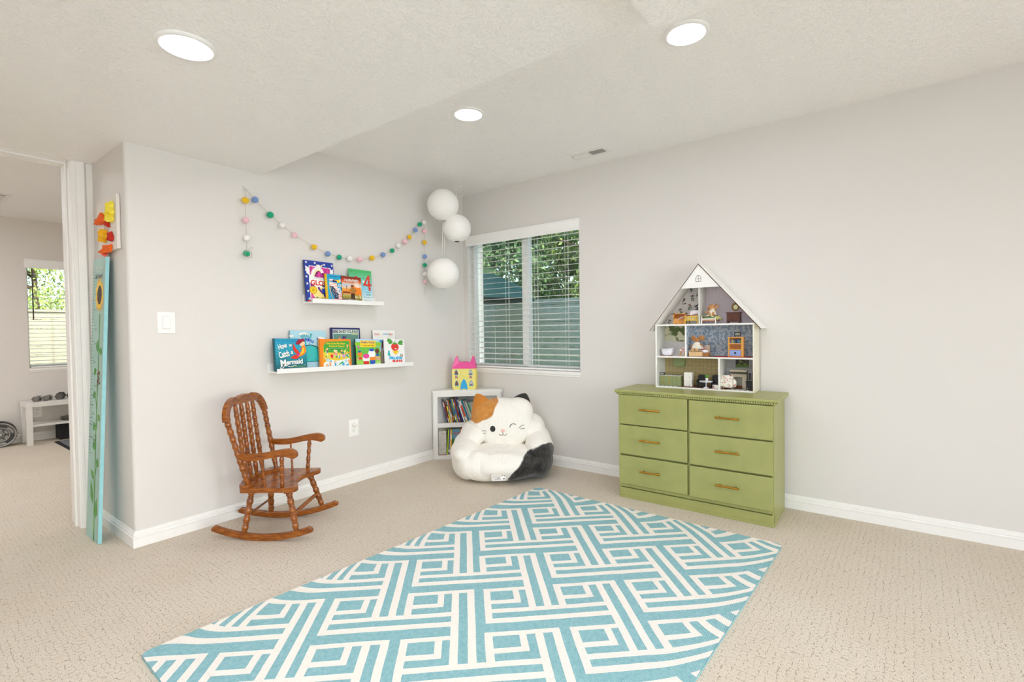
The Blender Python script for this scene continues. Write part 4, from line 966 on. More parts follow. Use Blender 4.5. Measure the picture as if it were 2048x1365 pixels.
lp = [q[3] + Vector((.022 * math.sin(a) + .006, -.008 * math.cos(a * 2) - .018, .022 * math.cos(a) - .006)) for a in [i * .45 for i in range(14)]]; b.tube(lp, .0014, TW, 5)
b.tube([q[3], q[3] + Vector((.015, -.004, .03)), q[3] + Vector((.028, -.004, .045)), q[3] + Vector((.038, -.004, .034))], .0012, TW, 5)
b.build('twine', gl_)
def wallhook(loc, lab):
    r = thing('wall_hook', lab, 'hook', loc, 0, 'hooks holding the garland'); b = MB(); b.box((-.008, 0, -.012), (.008, -.003, .014), mat('F4F3F0', .2, trans=.3)); b.tube([(0, -.003, .004), (0, -.014, -.004), (0, -.018, .0)], .0025, mat('EDEBE8', .2), 6); b.build('hook_body', r, bevel=.001)
wallhook((-2.026, 0, 2.064), 'small clear hook holding the left end of the pompom garland'); wallhook((-.524, 0, 2.118), 'small clear hook holding the right end of the pompom garland')
# ================================================================== PICTURE LEDGES AND THEIR BOOKS
def ledge(label, x, z, L, rot=0.):
    r = thing('picture_ledge', label, 'picture ledge', (x, 0, z), 0, 'white picture ledges'); r.rotation_euler = (0, R(rot), 0)
    b = MB(); b.box((0, -.120, 0), (L, 0, .012), LACQ); b.build('ledge_board', r, bevel=.001)
    b = MB(); b.box((0, -.012, .012), (L, 0, .062), LACQ); b.build('back_rail', r, bevel=.001)
    b = MB(); b.box((0, -.120, .012), (L, -.110, .031), LACQ); b.build('front_lip', r, bevel=.001)
ledge('upper white picture ledge holding four picture books', -1.645, 1.352, .600)
ledge('lower left white picture ledge under the mermaid book', -1.902, .8865, .572, 1.15)
ledge('lower right white picture ledge under the white strawberry book', -1.3285, .8752, .572, 1.15)
INKM = lambda h: mat(h, .32, var=.02, spec=.5)
K = {n: INKM(h) for n, h in dict(blk='1A1A1C', wht='F4F2EE', red='D8301C', org='F2861C', yel='F3D02A', ylw='F6E58A', blu='1F55B8', nvy='1B2A78', cyn='2AA9D6', tea='2FB5B0', grn='3FA83A', dgr='1E6B34', pnk='E2489A', mag='C42B8E', pur='6A2C8C', gry='8C9094', brn='6B3A1C', tan='D8A878', lbl='A9D8E4', cre='F3ECCB', gld='D6A81E', lgr='9AD64A', skin='F0C9A0', oli='8A8A2A', crm='EFE2A8', sal='E8907A').items()}
def lbook(label, x, z, w, h, yb, yt, th, base, art, roll=0., spine=None, grp='picture books standing on the wall ledges', spa=None):
    r = thing('picture_book', label, 'book', (x, yb, z), 0, grp)
    r.rotation_euler = (-math.atan2(yt - yb, h), R(roll), 0)
    cm = INKM(base); sm = INKM(spine) if spine else cm
    b = MB(); b.box((0, 0, 0), (w, .0018, h), cm); b.box((0, th - .0018, 0), (w, th, h), cm); b.box((-.0008, 0, 0), (.002, th, h), sm)
    a = Art(b, (0, 0, 0), (1, 0, 0), (0, 0, 1), w, h); art(a)
    if spa: spa(Art(b, (-.0008, th, 0), (0, -1, 0), (0, 0, 1), th, h))
    b.build('cover', r)
    b = MB(); b.box((.002, .0018, .002), (w - .002, th - .0018, h - .002), PAGE); b.build('pages', r)
    return r
def bands(a, y0, y1, cols):
    n = len(cols)
    for i, c in enumerate(cols): a.rect(0, y0 + (y1 - y0) * i / n, 1, y0 + (y1 - y0) * (i + 1) / n, INKM(c))
def blobs(a, n, x0, x1, y0, y1, cols, r0, r1, seed=1):
    random.seed(seed)
    for i in range(n): a.disc(random.uniform(x0, x1), random.uniform(y0, y1), random.uniform(r0, r1), K[random.choice(cols)], n=9)
def glory(a):
    a.poly([(.13, .02), (.98, .02), (.90, .86), (.15, .88)], K['wht']); a.poly([(.16, .04), (.96, .04), (.87, .84), (.17, .86)], K['mag'])
    for x in (.25, .45, .6, .75): a.poly([(x, .6), (x + .06, .6), (x + .06, .85), (x, .86)], K['pnk'])
    for x, y in ((.07, .95), (.36, .95), (.68, .93), (.95, .93), (.05, .76), (.05, .60), (.06, .43), (.07, .25), (.95, .75)): a.star(x, y, .048, K['wht'])
    a.poly([(.16, .04), (.55, .04), (.3, .3), (.16, .45)], K['pnk']); a.poly([(.16, .32), (.3, .42), (.3, .55), (.16, .56)], K['pur'])
    a.disc(.62, .22, .40, K['crm'], .23, 30); a.disc(.62, .24, .37, K['ylw'], .2, 30)
    # rearing dog arch
    a.line([(.24, .58), (.25, .68), (.32, .78), (.43, .83), (.54, .81), (.60, .72)], .10, K['wht']); a.line([(.30, .64), (.36, .74), (.46, .79), (.55, .76)], .05, K['crm']); a.line([(.34, .62), (.40, .72), (.50, .76)], .025, K['blk']); a.line([(.40, .9), (.55, .88), (.62, .92)], .04, K['crm']); a.disc(.48, .88, .05, K['wht'])
    a.line([(.58, .72), (.66, .66), (.68, .60)], .03, K['blk'])
    # banner
    a.poly([(.02, .86), (.16, .82), (.14, .64), (.06, .68)], K['wht']); a.poly([(.98, .84), (.86, .80), (.86, .62), (.97, .66)], K['wht'])
    a.poly([(.12, .47), (.35, .36), (.65, .35), (.90, .44), (.90, .66), (.66, .60), (.4, .60), (.14, .66)], K['wht'])
    a.text('OFFICER BUCKLE', .30, .575, .84, .615, K['gry'], .0, 4); a.text('AND', .48, .545, .58, .565, K['gry'], 0)
    a.text('GLORIA', .17, .395, .95, .525, K['red'], .035, -1)
    a.disc(.24, .28, .125, K['gld'], n=26); a.disc(.24, .28, .10, K['yel'], n=22); a.disc(.24, .28, .05, K['gld'], n=12)
    a.line([(.42, .36), (.46, .30), (.58, .20)], .07, K['pur']); a.disc(.60, .385, .045, K['nvy']); a.disc(.60, .35, .04, K['skin']); a.poly([(.53, .33), (.69, .33), (.71, .22), (.55, .22)], K['blu']); a.poly([(.57, .22), (.69, .22), (.68, .13), (.60, .13)], K['nvy'])
    blobs(a, 26, .18, .9, .05, .11, ['org', 'wht', 'yel', 'tan', 'pur', 'grn'], .018, .035, 2); a.rect(.02, 0, .14, .03, K['red']); a.star(.1, .06, .06, K['lbl'])
lbook('large blue picture book with stars and a red title, leftmost on the upper ledge', -1.655, 1.366, .226, .290, -.060, -.028, .012, '1E3A9C', glory, .6, '152A70')
def flagb(a):
    a.rect(.0, 0, .10, 1, K['gld'])
    for k in range(16): a.rect(.0, k / 16, .1, k / 16 + .022, K['yel'])
    a.text('LITTLE GOLDEN', .17, .915, .62, .94, K['nvy'], .02)
    a.poly([(.2, .75), (.4, .75), (.4, .83), (.2, .82)], K['wht']); a.poly([(.2, .77), (.4, .77), (.4, .79), (.2, .79)], K['red']); a.poly([(.36, .72), (.56, .73), (.56, .82), (.36, .81)], K['nvy']); a.poly([(.38, .8), (.7, .82), (.72, .72), (.58, .7), (.56, .78)], K['yel']); a.poly([(.7, .84), (.95, .82), (.95, .74), (.7, .76)], K['wht']); a.line([(.72, .80), (.94, .78)], .03, K['red'])
    a.poly([(.18, .72), (.55, .70), (.62, .42), (.22, .45)], K['wht'])
    for k in range(5): a.poly([(.18 + .01 * k, .70 - .055 * k), (.55 + .02 * k, .68 - .055 * k), (.56 + .02 * k, .655 - .055 * k), (.19 + .01 * k, .675 - .055 * k)], K['sal'])
    a.poly([(.20, .58), (.36, .56), (.62, .34), (.60, .14), (.42, .13), (.26, .40)], INKM('27405E'))
    random.seed(5)
    for k in range(16): f = random.random(); a.star(.26 + .3 * f + random.uniform(-.05, .05), .50 - .30 * f + random.uniform(-.04, .04), .022, K['wht'])
    a.poly([(.60, .30), (1, .30), (1, 0), (.35, 0), (.36, .11), (.60, .13)], K['wht'])
    for k in range(6):
        y = .265 - .052 * k; a.poly([(.60 if y > .14 else .36, y), (1, y - .005), (1, y + .018), (.60 if y > .14 else .36, y + .022)], K['red'])
    a.poly([(.40, .42), (.72, .38), (.82, .31), (.62, .31)], K['wht']); a.line([(.42, .40), (.75, .33)], .02, K['red'])
    a.line([(.16, .6), (.32, 0)], .02, K['yel']); a.line([(.20, .4), (.34, 0)], .012, K['org'])
    a.text('OUR', .62, .55, .95, .67, K['wht'], .04); a.text('FLAG', .60, .40, .98, .52, K['wht'], .04)
lbook('bright blue picture book about the flag with a gold spine, on the upper ledge', -1.520, 1.366, .166, .203, -.086, -.062, .007, '1FA3CC', flagb, 1.0, 'C9981C')
def surv(a):
    bands(a, 0, 1, ['3A2210', '6B5A1C', '9A8A2C', 'A9A24A', 'B8761E', 'E0892A', 'E7A14A', 'E9C79A', 'D9CFD0', 'D8B8A0', 'E06A2A', 'B83A16', '8C2A12'])
    a.poly([(.60, .78), (.86, .78), (.98, .45), (.80, .40), (.72, .58)], INKM('F4DCC8')); a.poly([(.02, .70), (.4, .74), (.3, .58), (.04, .60)], INKM('C9C6D2'))
    a.poly([(0, .46), (.35, .48), (.5, .56), (.6, .70), (.7, .60), (.95, .62), (1, .3), (.7, .34), (.3, .33), (0, .36)], K['org'])
    a.rect(.22, .50, .25, .66, K['brn']); a.rect(.04, .36, .40, .42, K['brn']); a.rect(.06, .30, .42, .34, K['tan'])
    a.poly([(.40, .54), (.60, .60), (.74, .50), (.72, .44), (.62, .36), (.44, .36), (.42, .46), (.36, .46)], INKM('B0742C')); a.disc(.52, .645, .075, K['blk'], .04); a.disc(.50, .61, .055, INKM('A05A30'), .045)
    a.poly([(.44, .37), (.62, .37), (.66, .10), (.56, .08), (.53, .25), (.50, .06), (.42, .08)], INKM('43250F'))
    a.rect(0, 0, .36, .16, INKM('7A6A5A')); blobs(a, 14, .65, .95, .2, .34, ['org', 'yel', 'wht', 'tan'], .015, .03, 4)
    a.text('I SURVIVED', .13, .80, .86, .90, K['wht'], .03, 0, K['brn']); a.text('THE GREAT CHICAGO FIRE', .44, .745, .86, .765, K['red'], 0); a.text('LAUREN TARSHIS', .28, .115, .76, .145, K['wht'], .01)
lbook('fiery orange and brown paperback with a running figure, in front on the upper ledge', -1.392, 1.366, .168, .197, -.090, -.070, .010, '8C2A12', surv, 1.2, '5A1A10')
def four(a):
    bands(a, 0, 1, ['F0EEE4', 'E6EEEE', 'CDE6EC', 'B4DEEA', '9FD8EA', '8FD2E6', '86D0DC', '7CCDC6', '72C9AE', '66C394', '58BD7E', '4BB76B'])
    a.disc(.30, .74, .085, K['red'], .06); a.disc(.30, .72, .06, K['wht'], .045); a.disc(.62, .66, .05, K['wht'], .03); a.disc(.12, .93, .018, K['dgr'])
    a.poly([(.60, .565), (.83, .86), (.90, .86), (.94, .40), (.84, .40), (.83, .53), (.60, .545)], K['red']); a.poly([(.72, .60), (.82, .60), (.81, .745)], INKM('8AD2D8')); a.poly([(.80, .555), (.99, .555), (.99, .60), (.80, .60)], K['red'])
    for x, y in ((.86, .8), (.88, .72), (.9, .65), (.88, .5), (.9, .44), (.76, .57)): a.star(x, y, .014, K['wht'])
    a.text('The', .58, .745, .68, .785, K['dgr'], .01); a.text('th', .955, .64, .985, .67, K['dgr'], 0)
    a.text('of JULY', .70, .33, .92, .37, K['dgr'], .01); a.text('STORY', .71, .26, .92, .30, K['dgr'], .01); a.text('by Alice Dalgliesh', .58, .19, .94, .22, K['dgr'], 0); a.text('Illustrated by', .62, .145, .86, .16, K['gry'], 0); a.text('Marie Nonnast', .62, .09, .94, .12, K['dgr'], 0)
    blobs(a, 26, .5, .99, .005, .03, ['red', 'org', 'dgr', 'grn'], .012, .024, 6)
lbook('green to blue gradient picture book with a big red 4, rightmost on the upper ledge', -1.302, 1.366, .203, .262, -.052, -.030, .006, '58BD7E', four, 1.2)
def merm(a):
    bands(a, 0, 1, ['14606A', '166C78', '177886', '188292', '1A8C9E', '1C94AA', '1E9AB4', '209FBC', '1E98BA', '1C8FB4'])
    a.rect(0, 0, .035, 1, INKM('0F5A66'))
    random.seed(8)
    for k in range(22): x, y = random.uniform(.1, .95), random.uniform(.86, .99); a.line([(x, y), (x + .07, y + random.uniform(-.01, .01))], .008, K['cyn'])
    for x, y in ((.1, .88), (.12, .6), (.09, .7), (.93, .18), (.6, .3), (.78, .68)): a.disc(x, y, .008, K['wht'])
    # tail, body, hair of the swimming figure
    a.poly([(.58, .86), (.62, .78), (.66, .70), (.75, .60), (.78, .52), (.70, .50), (.62, .58), (.57, .66)], K['red']); a.poly([(.48, .40), (.58, .47), (.72, .52), (.78, .46), (.74, .40), (.66, .36), (.56, .37)], K['red']); a.poly([(.66, .45), (.80, .44), (.92, .50), (.99, .60), (.98, .72), (.94, .82), (.86, .78), (.84, .62), (.78, .54)], K['org']); a.poly([(.80, .50), (.90, .56), (.93, .68), (.88, .74), (.85, .60)], K['yel']); a.poly([(.70, .44), (.78, .50), (.74, .56), (.68, .50)], K['mag'])
    a.poly([(.78, .86), (.92, .92), (.97, .86), (.93, .80), (.84, .76), (.80, .79)], K['skin']); a.poly([(.66, .86), (.76, .98), (.95, .99), (.97, .92), (.88, .90), (.80, .83), (.74, .81), (.69, .82)], INKM('9A1430')); a.disc(.83, .68, .025, K['red'])
    T = K['wht']; S2 = INKM('0E4C5A')
    a.text('How', .12, .68, .39, .85, T, .03, 17, S2); a.text('to', .45, .75, .54, .84, T, .03, 8, S2)
    a.text('Catch', .13, .42, .45, .62, T, .03, 14, S2); a.text('a', .50, .52, .57, .61, T, .03, 8, S2)
    a.text('M', .17, .14, .34, .35, T, .04, 4, S2); a.text('ermaid', .345, .20, .86, .36, T, .03, 3, S2)
    a.line([(.19, .13), (.15, .09), (.20, .07), (.26, .12), (.29, .18)], .018, T); a.line([(.32, .20), (.40, .14), (.48, .12), (.58, .16), (.63, .17), (.65, .14)], .014, T)
    a.text('ADAM WALLACE  ANDY ELKERTON', .50, .115, .94, .145, K['lgr'], 0, 3); blobs(a, 4, .3, .5, .01, .08, ['org', 'yel'], .018, .03, 3)
lbook('teal picture book about a mermaid with white lettering, leftmost on the lower ledge', -1.900, .9005, .224, .216, -.086, -.060, .014, '178292', merm, 1.9, '0B4A50')
def whale(a):
    bands(a, 0, 1, ['B8DBE0', 'B4DAE2', 'B0D8E2', 'ACD6E2', 'A9D4E0'])
    for x, y, q in ((.38, .93, .09), (.30, .915, .06), (.45, .915, .07), (.04, .86, .06), (.82, .82, .06), (.88, .81, .07), (.78, .81, .05)): a.disc(x, y, q, INKM('F3ECE4'), .028)
    a.arctext('WHALE', .47, .58, .30, 128, 66, .12, INKM('2A9BA0'), .05); a.arctext('SWIMMING', .42, .44, .33, 140, 50, .085, K['blu'], .05); a.text('IN', .72, .76, .79, .82, K['blu'], .04, -20); a.text('MY', .46, .765, .54, .795, K['blu'], .02)
    a.poly([(.30, 0), (.95, 0), (.95, .22), (.86, .46), (.70, .60), (.55, .64), (.38, .62), (.30, .58)], K['blk']); a.poly([(.30, .16), (.90, .16), (.83, .45), (.69, .58), (.55, .62), (.38, .60), (.30, .56)], INKM('3CBFBC'))
    a.poly([(.30, .02), (.76, .04), (.80, .14), (.74, .19), (.30, .17)], INKM('A9D0E4')); a.line([(.30, .19), (.74, .205), (.82, .15)], .012, K['blk']); a.poly([(.30, 0), (1, 0), (1, .1), (.8, .12), (.72, .02)], INKM('7A9A2A')); a.disc(.665, .27, .011, K['blk']); a.line([(.52, .60), (.52, .74)], .012, K['blu'])
    a.poly([(.86, .22), (.90, 0), (1, 0), (1, .3)], INKM('243A30'))
lbook('pale blue picture book about a whale, behind the mermaid book on the lower ledge', -1.768, .8990, .270, .268, -.045, -.022, .012, 'ACD6E2', whale, 1.6, '6A9AA4')
def monk(a):
    a.poly([(.085, .03), (.94, .03), (.955, .94), (.12, .90)], INKM('E9C93A')); a.poly([(.12, .55), (.95, .52), (.955, .94), (.12, .90)], K['grn']); a.poly([(.10, .03), (.94, .03), (.94, .34), (.55, .26), (.3, .30), (.10, .18)], INKM('EEF4F2'))
    blobs(a, 60, .13, .94, .36, .62, ['yel', 'ylw', 'grn', 'lgr', 'wht'], .015, .045, 7); blobs(a, 20, .1, .9, .04, .30, ['cyn', 'lbl', 'wht', 'lbl'], .02, .05, 9)
    random.seed(12)
    for x, y in ((.22, .66), (.30, .20), (.46, .22), (.52, .55), (.68, .60), (.88, .78), (.90, .25), (.84, .50), (.14, .34), (.20, .12), (.62, .46), (.38, .48)):
        a.disc(x, y, .035, K['org'], .045, 10); a.disc(x + .004, y, .022, K['crm'], .03, 10); a.line([(x, y - .03), (x + random.uniform(-.05, .05), y - .13)], .03, random.choice([K['tan'], K['org'], K['cyn'], K['sal'], K['pur']]))
    a.disc(.36, .42, .045, K['red'], .06); a.disc(.48, .50, .05, K['sal'], .04); a.disc(.75, .42, .06, INKM('C9A0B8'), .06); a.poly([(.56, .14), (.70, .24), (.72, .20), (.58, .12)], K['grn']); a.poly([(.0, .80), (.14, .80), (.18, .9), (.14, 1), (0, 1)], K['org'])
    a.text('Five Little Monkeys', .20, .80, .80, .88, K['yel'], .03); a.text('Storybook Treasury', .28, .71, .78, .79, K['yel'], .03); a.line([(.24, .685), (.76, .685)], .006, K['lbl']); a.text('EILEEN CHRISTELOW', .36, .63, .68, .66, K['dgr'], .01)
lbook('orange-bordered picture book of small yellow animals, in the middle of the lower ledge', -1.577, .8935, .253, .212, -.086, -.064, .016, 'F08A1A', monk, 1.9)
def koufax(a):
    a.rect(.055, .02, .955, .955, INKM('DDEBE2')); a.rect(.07, .02, .94, .845, INKM('5F8C80')); a.rect(.70, .82, .93, .86, INKM('A9B88A'))
    a.rect(.06, .865, .24, .94, INKM('4A5064')); a.text('YOU NEVER', .07, .91, .23, .93, K['wht'], .0); a.text('HEARD OF', .07, .875, .23, .895, K['wht'], .0)
    a.text('SANDY KOUFAX?!', .26, .865, .935, .94, K['blk'], .035)
    a.disc(.28, .74, .035, INKM('C9805A')); a.disc(.27, .70, .03, K['wht']); a.poly([(.36, .74), (.42, .80), (.47, .76), (.53, .81), (.48, .72), (.42, .70)], K['nvy']); a.disc(.44, .70, .045, K['red']); a.disc(.44, .68, .035, K['skin'])
    a.poly([(.80, .45), (.88, .64), (.92, .45)], INKM('7A3A22')); a.poly([(.78, .02), (.95, .02), (.95, .40), (.86, .36)], K['nvy']); a.poly([(.83, .22), (.93, .18), (.93, .30), (.85, .33)], INKM('A9C0C4'))
lbook('tall dark blue and green picture book about a baseball player, behind the orange one', -1.455, .8935, .248, .292, -.040, -.018, .012, '1E2260', koufax, 1.3, '15183E')
def kitty(a):
    bands(a, 0, 1, ['A9D86A', 'A4D45C', '8FCB4E', '74C244', '6ABF42', '66BE44', '6CC04A', '8CC8A0', 'A9CDE8', 'B4D2EC'])
    for x in (.06, .16, .80, .90, .98): a.disc(x, .82, .09, INKM('8CC63A'), .08)
    a.poly([(.6, .30), (1, .20), (1, .34), (.72, .40)], K['tan']); a.poly([(.03, .22), (.3, .3), (.3, .36), (.03, .32)], K['tan'])
    a.rect(.19, .70, .82, .945, K['yel']); a.text('Hello Kitty', .23, .82, .78, .915, K['pur'], .03); a.text('A Day with Papa', .26, .725, .76, .785, K['brn'], .02)
    a.disc(.09, .72, .03, K['pnk']); a.disc(.12, .68, .03, K['pnk'])
    # plain rounded picture shapes
    for x, y, q, c in ((.15, .45, .09, 'org'), (.40, .28, .14, 'wht'), (.64, .46, .15, 'wht'), (.87, .56, .09, 'brn')): a.disc(x, y, q, K[c])
    a.disc(.40, .38, .13, K['pnk'], .09); a.disc(.64, .60, .11, K['blu'], .05); a.disc(.14, .54, .06, K['blu'], .035); a.rect(.28, .08, .50, .20, K['red']); a.rect(.56, .22, .78, .34, K['org']); a.rect(.55, .08, .77, .22, K['blu']); a.rect(.10, .26, .22, .34, K['red']); a.rect(.82, .38, .94, .46, K['blu'])
    a.disc(.62, .05, .05, K['tan'], .03); a.disc(.76, .06, .06, K['wht'], .05); a.disc(.90, .08, .10, INKM('D5EDB8'), .05)
lbook('green and yellow square picture book with a yellow title box, on the lower right ledge', -1.284, .8885, .222, .211, -.088, -.066, .010, '6ABF42', kitty, 2.0, '1C1C20')
def wolfb(a):
    bands(a, 0, 1, ['D8C23A', 'C9B43A', 'BBC4CC', 'C9D2D8', 'D8DEE2', 'A8C6E0', '5FA4D8', '3F8CCB'])
    a.poly([(.68, .04), (.90, .02), (.98, .30), (.92, .60), (.80, .66), (.70, .40)], INKM('8A7C72')); a.line([(.74, .5), (.80, .12)], .02, INKM('5A4C44')); a.line([(.85, .55), (.90, .15)], .02, INKM('C4BAB0')); a.poly([(.80, .66), (.88, .66), (.92, .98), (.86, .98)], INKM('6A3026')); a.rect(.68, 0, .8, .05, K['blu'])
lbook('picture book with a shaggy grey animal, squeezed between the green and white books', -1.196, .8870, .205, .205, -.062, -.044, .008, 'C9D2D8', wolfb, 2.6)
def dance(a):
    a.rect(0, 0, 1, 1, INKM('EFEDE8'))
    a.text('SONG', .08, .855, .31, .92, INKM('CC5A48'), .03); a.text('AND', .325, .855, .43, .89, INKM('E4D2A4'), .02); a.text('DANCE', .45, .86, .71, .925, INKM('5AA4CE'), .03); a.text('MAN', .73, .85, .90, .92, INKM('D87A66'), .03)
    a.text('by KAREN ACKERMAN', .12, .80, .46, .815, INKM('B4B0A8'), 0); a.text('Illustrated by', .66, .815, .82, .83, INKM('A9A29A'), 0); a.text('STEPHEN GAMMELL', .60, .79, .88, .805, INKM('B4B0A8'), 0)
    blobs(a, 16, .2, .8, .2, .6, ['lbl', 'sal', 'crm'], .03, .07, 3)
lbook('tall white picture book with red and blue title words, behind the strawberry book', -1.088, .8860, .222, .277, -.040, -.016, .007, 'EFEDE8', dance, .9, '5A4A40')
def fruits(a0):
    a = a0; o_ = a0.o.copy(); 
    a.rect(0, 0, 1, 1, INKM('F3F1ED')); GR = INKM('4FA03A'); RD = INKM('E23A2C'); a.o = o_ + a.vv * .018
    a.poly([(.16, .94), (.30, .94), (.42, .83), (.40, .76), (.28, .72), (.18, .76), (.22, .80), (.12, .84), (.17, .88)], GR); a.poly([(.66, .76), (.74, .86), (.92, .90), (.90, .84), (.97, .82), (.90, .78), (.93, .70), (.80, .70), (.70, .72)], GR)
    a.disc(.52, .62, .19, RD, .155, 24); a.poly([(.34, .66), (.52, .78), (.70, .66), (.66, .54), (.52, .46), (.38, .54)], RD); a.disc(.52, .755, .10, GR, .04); a.line([(.53, .76), (.54, .87)], .025, GR)
    a.poly([(.38, .46), (.68, .48), (.66, .40), (.56, .31), (.50, .33), (.42, .40)], K['yel'])
    for x, y in ((.46, .42), (.54, .40), (.60, .44), (.55, .35)): a.disc(x, y, .014, K['org'])
    a.disc(.46, .62, .014, K['blk']); a.disc(.61, .62, .014, K['blk']); a.rect(.50, .53, .60, .565, K['wht'])
    a.poly([(.18, .48), (.24, .48), (.27, .26), (.24, .24), (.22, .27), (.14, .30)], K['tea']); a.line([(.66, .44), (.80, .50)], .006, K['gry']); a.disc(.83, .28, .075, K['pnk'], .07); a.poly([(.78, .30), (.86, .34), (.84, .22), (.80, .23)], K['yel']); a.poly([(.86, .34), (.90, .28), (.84, .22)], K['cyn']); a.disc(.79, .32, .03, K['tea'])
    a.o = o_; a.text('FRUITS', .22, .215, .86, .325, INKM('28B0E2'), .07); a.text('IN', .29, .33, .33, .345, K['gry'], 0); a.text('SUITS', .36, .105, .86, .20, INKM('E4392E'), .07)
lbook('white picture book with a smiling strawberry, rightmost on the lower ledge', -1.020, .8835, .204, .208, -.088, -.066, .008, 'F3F1ED', fruits, 2.4)
# ================================================================== DOLLHOUSE
HW, HD = .631, .166
HX, HY, HZ = -.172, -1.957, .7352
HWH = mat('F1F0EC', .45, var=.02, scale=20); EDGE = mat('5A3A26', .7); GREYI = mat('D6D4CE', .6, var=.03, scale=12); CREAM = mat('E6E0CE', .5, var=.02, scale=8)
def paper(name, base, fn):
    t = NT(name); return t.done(fn(t, base), .7)
def p_branch(t, base):
    w = t.node('VectorMath', {0: t.obj, 1: t.node('VectorMath', {0: t.node('TexNoise', {'Vector': t.obj, 'Scale': 60.}).outputs['Color'], 'Scale': .015}, operation='SCALE').outputs[0]}, operation='ADD').outputs[0]
    v = t.node('TexVoronoi', {'Vector': w, 'Scale': 190.}, feature='DISTANCE_TO_EDGE').outputs['Distance']
    g = t.ramp(t.noise(55, 2), [(.46, 0.), (.52, 1.)]); return t.mix(t.math('MULTIPLY', t.ramp(v, [(.10, 1.), (.18, 0.)]), g), base, 'D8DCE0')
def p_gold(t, base):
    v = t.node('TexVoronoi', {'Vector': t.obj, 'Scale': 150., 'Randomness': .5}, feature='DISTANCE_TO_EDGE').outputs['Distance']
    f = t.node('TexVoronoi', {'Vector': t.obj, 'Scale': 38., 'Randomness': .2}).outputs['Distance']
    return t.mix(t.math('MULTIPLY', t.ramp(v, [(.05, 1.), (.12, 0.)]), t.ramp(f, [(.25, 1.), (.5, .35)])), base, 'D8CDA8')
def p_grid(t, base):
    a = t.node('TexBrick', {'Vector': mapping(t, (1, 1, 1), (R(90), 0, 0)), 'Scale': 22., 'Mortar Size': .012, 'Color1': lin('D6CAD2'), 'Color2': lin('DBD0D7'), 'Mortar': lin('C6B9C6')}); a.offset = 0; return a.outputs[0]
def p_mural(t, base):
    n_ = t.noise(22, 4); return t.mix(t.ramp(t.noise(16, 5), [(.50, 0.), (.56, 1.)]), t.ramp(n_, [(.3, 'C9CDB8'), (.7, 'DAD3B0')]), '5C6A3A')
PBR = paper('wallpaper_blue', '8B9DB2', p_branch); PGO = paper('wallpaper_gold', 'A8945F', p_gold); PGR = paper('wallpaper_lilac', 'C9BCC6', p_grid); PMU = paper('wallpaper_mural', 'C9CDB8', p_mural); PFL = mat('DAD5D2', .7)
PLANK = mat('7A4B2E', .5, var=.2, scale=40)
dh = thing('dollhouse', 'open-front white wooden dollhouse with a peaked roof standing on the green dresser', 'dollhouse', (HX, HY, HZ), R(-90))
Z1, Z2, ZA = .218, .432, .437
def hb(name, boxes, m=HWH, lab=None, bev=.0008):
    b = MB()
    for a, c in boxes: b.box(a, c, m)
    o = b.build(name, dh, bevel=bev)
    if lab: o['label'] = lab
    return o
T_ = .010
hb('side_wall', [((0, 0, 0), (T_, HD, Z2 - .0062))]); hb('side_wall', [((HW - T_, 0, 0), (HW, HD, Z2 - .0062))], CREAM)
hb('floor_board', [((T_, 0, 0), (HW - T_, HD, .010))]); hb('floor_board', [((T_, 0, Z1 - T_), (HW - T_, HD, Z1))]); hb('floor_board', [((0, 0, Z2 - .006), (HW, HD, ZA))])
hb('partition', [((.204, 0, Z1), (.214, HD, Z2 - .006))]); hb('partition', [((.416, 0, .010), (.426, HD, Z1 - T_))]); hb('partition', [((.292, .004, ZA), (.301, HD, .70))], GREYI)
for bx_ in (((.15, .003, .010), (.416, HD - .004, .0112)), ((.426, .003, .010), (HW - T_, HD - .004, .0112)), ((.214, .003, Z1), (HW - T_, HD - .004, Z1 + .0012))): hb('plank_floor', [bx_], PLANK)
yb = HD - .004
def backp(name, poly, m, z=0.):
    b = MB(); b.prism(poly, yb - z, yb + .004, m, 'y'); return b.build(name, dh)
AP = (.297, .832); EL, ER = (-.034, .392), (.668, .399)
def roofx(zz, left): 
    e = EL if left else ER; f = (zz - e[1]) / (AP[1] - e[1]); return e[0] + (AP[0] - e[0]) * f
backp('wallpaper', [(roofx(ZA, True), ZA), (.297, ZA), (.297, AP[1] - .01)], PFL); backp('wallpaper', [(.297, ZA), (roofx(ZA, False), ZA), (.297, AP[1] - .01)], PGR)
backp('wallpaper', [(0, Z1), (.21, Z1), (.21, .315), (0, .315)], mat('D4D1D2', .6)); backp('wallpaper', [(0, .315), (.21, .315), (.21, Z2), (0, Z2)], PMU)
backp('wallpaper', [(.21, Z1), (HW, Z1), (HW, Z2), (.21, Z2)], PBR); backp('wallpaper', [(0, 0), (.42, 0), (.42, Z1), (0, Z1)], PGO); backp('wallpaper', [(.42, 0), (HW, 0), (HW, .138), (.42, .138)], mat('BDBCBC', .6)); backp('wallpaper', [(.42, .138), (HW, .138), (HW, Z1), (.42, Z1)], mat('ABA7A8', .6))
for x_, z0, z1, m_ in ((T_, .010, Z1 - T_, GREYI), (T_, Z1, Z2 - .006, GREYI), (.214, Z1, Z2 - .006, PBR), (.426, .010, Z1 - T_, GREYI)): b = MB(); b.box((x_, .004, z0), (x_ + .001, yb, z1), m_); b.build('wall_lining', dh)
